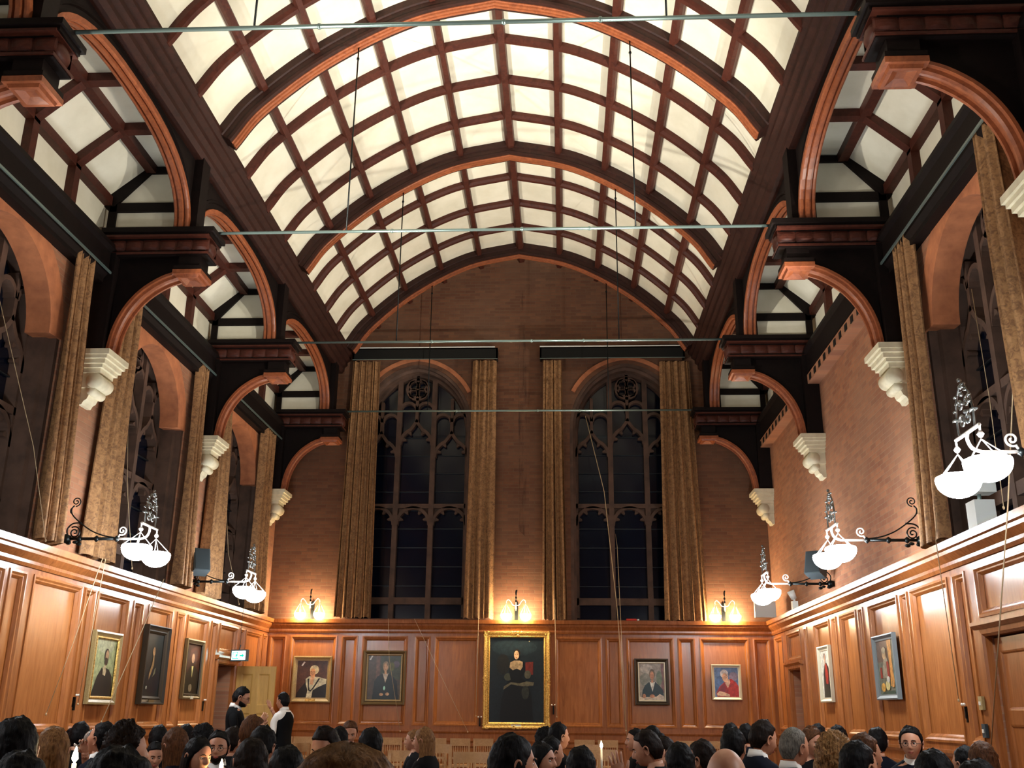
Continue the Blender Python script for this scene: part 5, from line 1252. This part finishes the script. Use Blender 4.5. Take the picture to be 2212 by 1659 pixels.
# spread the diners in depth so that nobody sits in anybody's place
FIX = [(Vector((a.matrix_basis.translation.x, a.matrix_basis.translation.y)), .40) for a in COL.objects if a.name.startswith('dining_chair') and not a.parent]
D0 = [.19*FPX/p[2] for p in PEOPLE]; DM = list(D0); random.seed(5)
def PXY(i): q_ = at_px(PEOPLE[i][0], PEOPLE[i][1], DM[i]); return Vector((q_.x, q_.y))
for k_ in range(8): q_ = at_px(985, 1640, 11.2); FIX.append((Vector((q_.x+.55, q_.y+1.4+.25*k_)), .42))
WT = [at_px(524, 1484, 12.2), at_px(612, 1495, 14.6)]; FIX += [(Vector((q_.x, q_.y)), .5) for q_ in WT]
for it in range(500):
    moved = False; XY = [PXY(i) for i in range(len(DM))]
    for i in range(len(DM)):
        f = 0
        for j in range(len(DM)):
            if j != i and (XY[i]-XY[j]).length < .61: f += (1 if (DM[i], i) > (DM[j], j) else -1)*(.61-(XY[i]-XY[j]).length)
        for c_, r_ in FIX:
            if (XY[i]-c_).length < r_+.2: f += (1 if XY[i].y > c_.y else -1)*(r_+.2-(XY[i]-c_).length)
        if XY[i].x < -4.55 or XY[i].x > 4.55 : f -= .3
        if XY[i].y > 19.2: f -= .3
        if abs(f) > 1e-3: wl_ = PEOPLE[i][2]; DM[i] = min(D0[i]*(1.35 if wl_ < 66 else 1.15 if wl_ < 120 else 1.03), max(D0[i]*(.72 if wl_ < 66 else .85 if wl_ < 120 else .97), DM[i]+f*.25+random.uniform(-.01, .01))); moved = True
    if not moved: break
for i, p in enumerate(PEOPLE): pp = person(*p[:8], d=DM[i], **p[8]); DRINK = pp if i == 5 else (DRINK if i > 5 else None)

# ------------------------------------------------------------------ the two waiters, standing
def waiter(px, top, wpx, yaw, style, hm, label, tilt, arms, hands, vest=False, beard=None, glasses=False, d=None):
    d = d or .205*FPX/wpx; T = at_px(px, top, d); lift = .42
    hp = bend(Vector((0, .015, 1.31)), tilt); s = T.z/(hp.z+lift)
    hc = bend(HC.copy(), tilt); r = Matrix.Rotation(yaw, 3, 'Z'); o = r @ Vector((hc.x, hc.y, 0))*s
    P = thing('person', (T.x-o.x, T.y-o.y, 0), label, 'person', 'waiters', rz=yaw); P.scale = (s, s, s)
    def L_(nm, me): o_ = link(nm, me, P); o_.location = (0, 0, lift); return o_
    L_('body', body_mesh(tilt, False, hands, SKIN, label)); L_('hair', hair_mesh(tilt, style, hm))
    L_('shirt' if vest else 'jacket', coat_mesh('white' if vest else 'black', False, arms, big=.97))
    before = set(bpy.data.objects); face_parts(P, tilt, beard=beard, glasses=glasses); collar(P, tilt)
    for o_ in set(bpy.data.objects)-before: o_.location = (0, 0, lift)
    if vest:
        mb = MB(); mb.smooth = True; k = 40; rows = []
        for (z, rx, ry, cy) in TORSO[4:]:
            rg = se(2.6, k); g = .02; wx = rx if z < .93 else rx*(.62 if z > .99 else .72 if z > .96 else .84)
            rows.append([Vector((rg[j][0]*(wx+g), rg[j][1]*(ry+g)+cy, z)) for j in range(k)])
        rows.insert(0, [Vector((v.x*.8, v.y*.95, 1.02)) for v in rows[0]])
        mb.grid(rows, closed=True); L_('waistcoat', mb.mesh('waistcoat', CLOTH['black']))
    mb = MB(); mb.smooth = True
    for s_ in (-1, 1): mb.tube(spline([(s_*.085, 0, .98), (s_*.095, .01, .75), (s_*.095, .015, .5), (s_*.095, -.01, .28), (s_*.095, -.02, .06)], 4), [.105]*4+[.088]*4+[.07]*4+[.06]*5, 14)
    link('trousers', mb.mesh('trousers', TROUS), P)
    mb = MB()
    for s_ in (-1, 1): mb.ball((s_*.095, .035, .045), (.045, .135, .045), 12, 8)
    link('shoes', mb.mesh('shoes', SHOE), P); return P
def w1h(mb):
    hand(mb, (.10, .30, .86), (-.35, .5, .75), (-.8, -.3, .1), .45, .15, side=1); hand(mb, (-.12, .28, .80), (.35, .6, .5), (.8, -.2, 0), .4, .15, side=-1)
    mb.tube([(.19, .12, .78), (.15, .21, .81), (.10, .30, .86)], .026, 10); mb.tube([(-.2, .1, .76), (-.12, .28, .80)], .026, 10)
def w2h(mb):
    hand(mb, (.10, .29, 1.05), (0, .55, .8), (0, -.7, .6), .12, .35, side=1); mb.tube([(.13, .24, .96), (.10, .29, 1.05)], .026, 10)
    hand(mb, (-.21, .02, .50), (0, .15, -1), (1, 0, 0), .4, .1, side=-1); mb.tube([(-.22, .0, .6), (-.21, .02, .50)], .026, 10)
waiter(524, 1484, 34, D(-78), 'short', 'black', 'bearded waiter in glasses and black jacket standing before the open pale door', 18, [[(.20, .0, .86), (.22, .02, .74), (.18, .16, .76), (.14, .24, .79)], [(.20, .0, .86), (.22, .04, .74), (.18, .16, .79), (.12, .27, .845)]], w1h, beard='black', glasses=True, d=12.2)
waiter(612, 1495, 31, D(68), 'short', 'black', 'young waiter in white shirt and black waistcoat pointing to the left', 4, [[(.20, -.0, .86), (.23, -.02, .74), (.225, .0, .62), (.215, .015, .54)], [(.20, .05, .87), (.195, .12, .80), (.16, .19, .88), (.13, .24, .97)]], w2h, vest=True, d=14.6)

# ------------------------------------------------------------------ things on and by the tables
def table(x, y0, y1, lab):
    T = thing('dining_table', (x, (y0+y1)/2, 0), lab, 'table', 'long dining tables'); h = (y1-y0)/2
    mb = MB(); mb.box(-.36, .36, -h, h, .715, .75); local('tabletop', mb, M['oak_frame'], T)
    for yy in (-h+.25, h-.25):
        for xx in (-.28, .28): mb = MB(); mb.tube([(xx, yy, 0), (xx, yy, .715)], [.03, .035], 10); local('leg', mb, M['oak_frame'], T)
    return T
def candle(p, lab, base=.75):
    T = thing('candle', (p.x, p.y, base), lab, 'candle', 'lit candles'); h = max(.1, p.z-base)
    mb = MB(); mb.lathe((0, 0, 0), [(.001, 0), (.05, 0), (.045, .012), (.015, .03), (.014, .06), (.001, .06)], 14); local('candlestick', mb, M['brass'], T)
    mb = MB(); mb.tube([(0, 0, .05), (0, 0, h-.02)], .010, 10); local('wax_stick', mb, M['wax'], T)
    mb = MB(); mb.lathe((0, 0, h-.02), [(.001, 0), (.014, .018), (.012, .035), (.001, .07)], 10); local('flame', mb, M['flame'], T)
GL = mat('clear glass', (.9, .95, .95), .05); GL.node_tree.nodes['Principled BSDF'].inputs['Transmission Weight'].default_value = .85
def glass(p, lab, tilt=0):
    T = thing('wine_glass', p, lab, 'glass', 'glasses'); T.rotation_euler = (0, tilt, 0)
    mb = MB(); mb.lathe((0, 0, 0), [(.001, 0), (.032, .001), (.030, .004), (.004, .01), (.004, .07), (.02, .085), (.034, .11), (.035, .14), (.029, .17), (.027, .17), (.033, .14), (.032, .112), (.018, .09), (.001, .085)], 18); local('bowl', mb, GL, T)
for px, py, d, lab in ((162, 1638, 4.4, 'bright candle flame beside the drinking man'), (1299, 1612, 9.5, 'bright candle flame left of the window cord'), (478, 1657, 6.5, 'candle flame at the bottom edge before the bearded man')):
    candle(at_px(px, py, d), lab)
g_ = DRINK.location+Matrix.Rotation(DRINK.rotation_euler.z, 3, 'Z') @ Vector((.02, .21, 1.12))*DRINK.scale.x; T = glass(g_, 'glass raised to the lips of the drinking man', math.radians(50))
p = at_px(985, 1640, 11.2); tb = table(p.x+.35, p.y+1.45, p.y+3.2, 'long dining table near the middle of the hall with glasses')
tb.location.x = p.x+.55
for k_, px in enumerate((972, 990, 1004, 1012)):
    gp = at_px(px, 1640, 11.3); gp.z = .75; gp.x = tb.location.x-.25+.15*k_; gp.y = tb.location.y-.8+.1*k_
    glass(gp, 'wine glass on the middle table, %s from the left' % ('first', 'second', 'third', 'last')[k_])
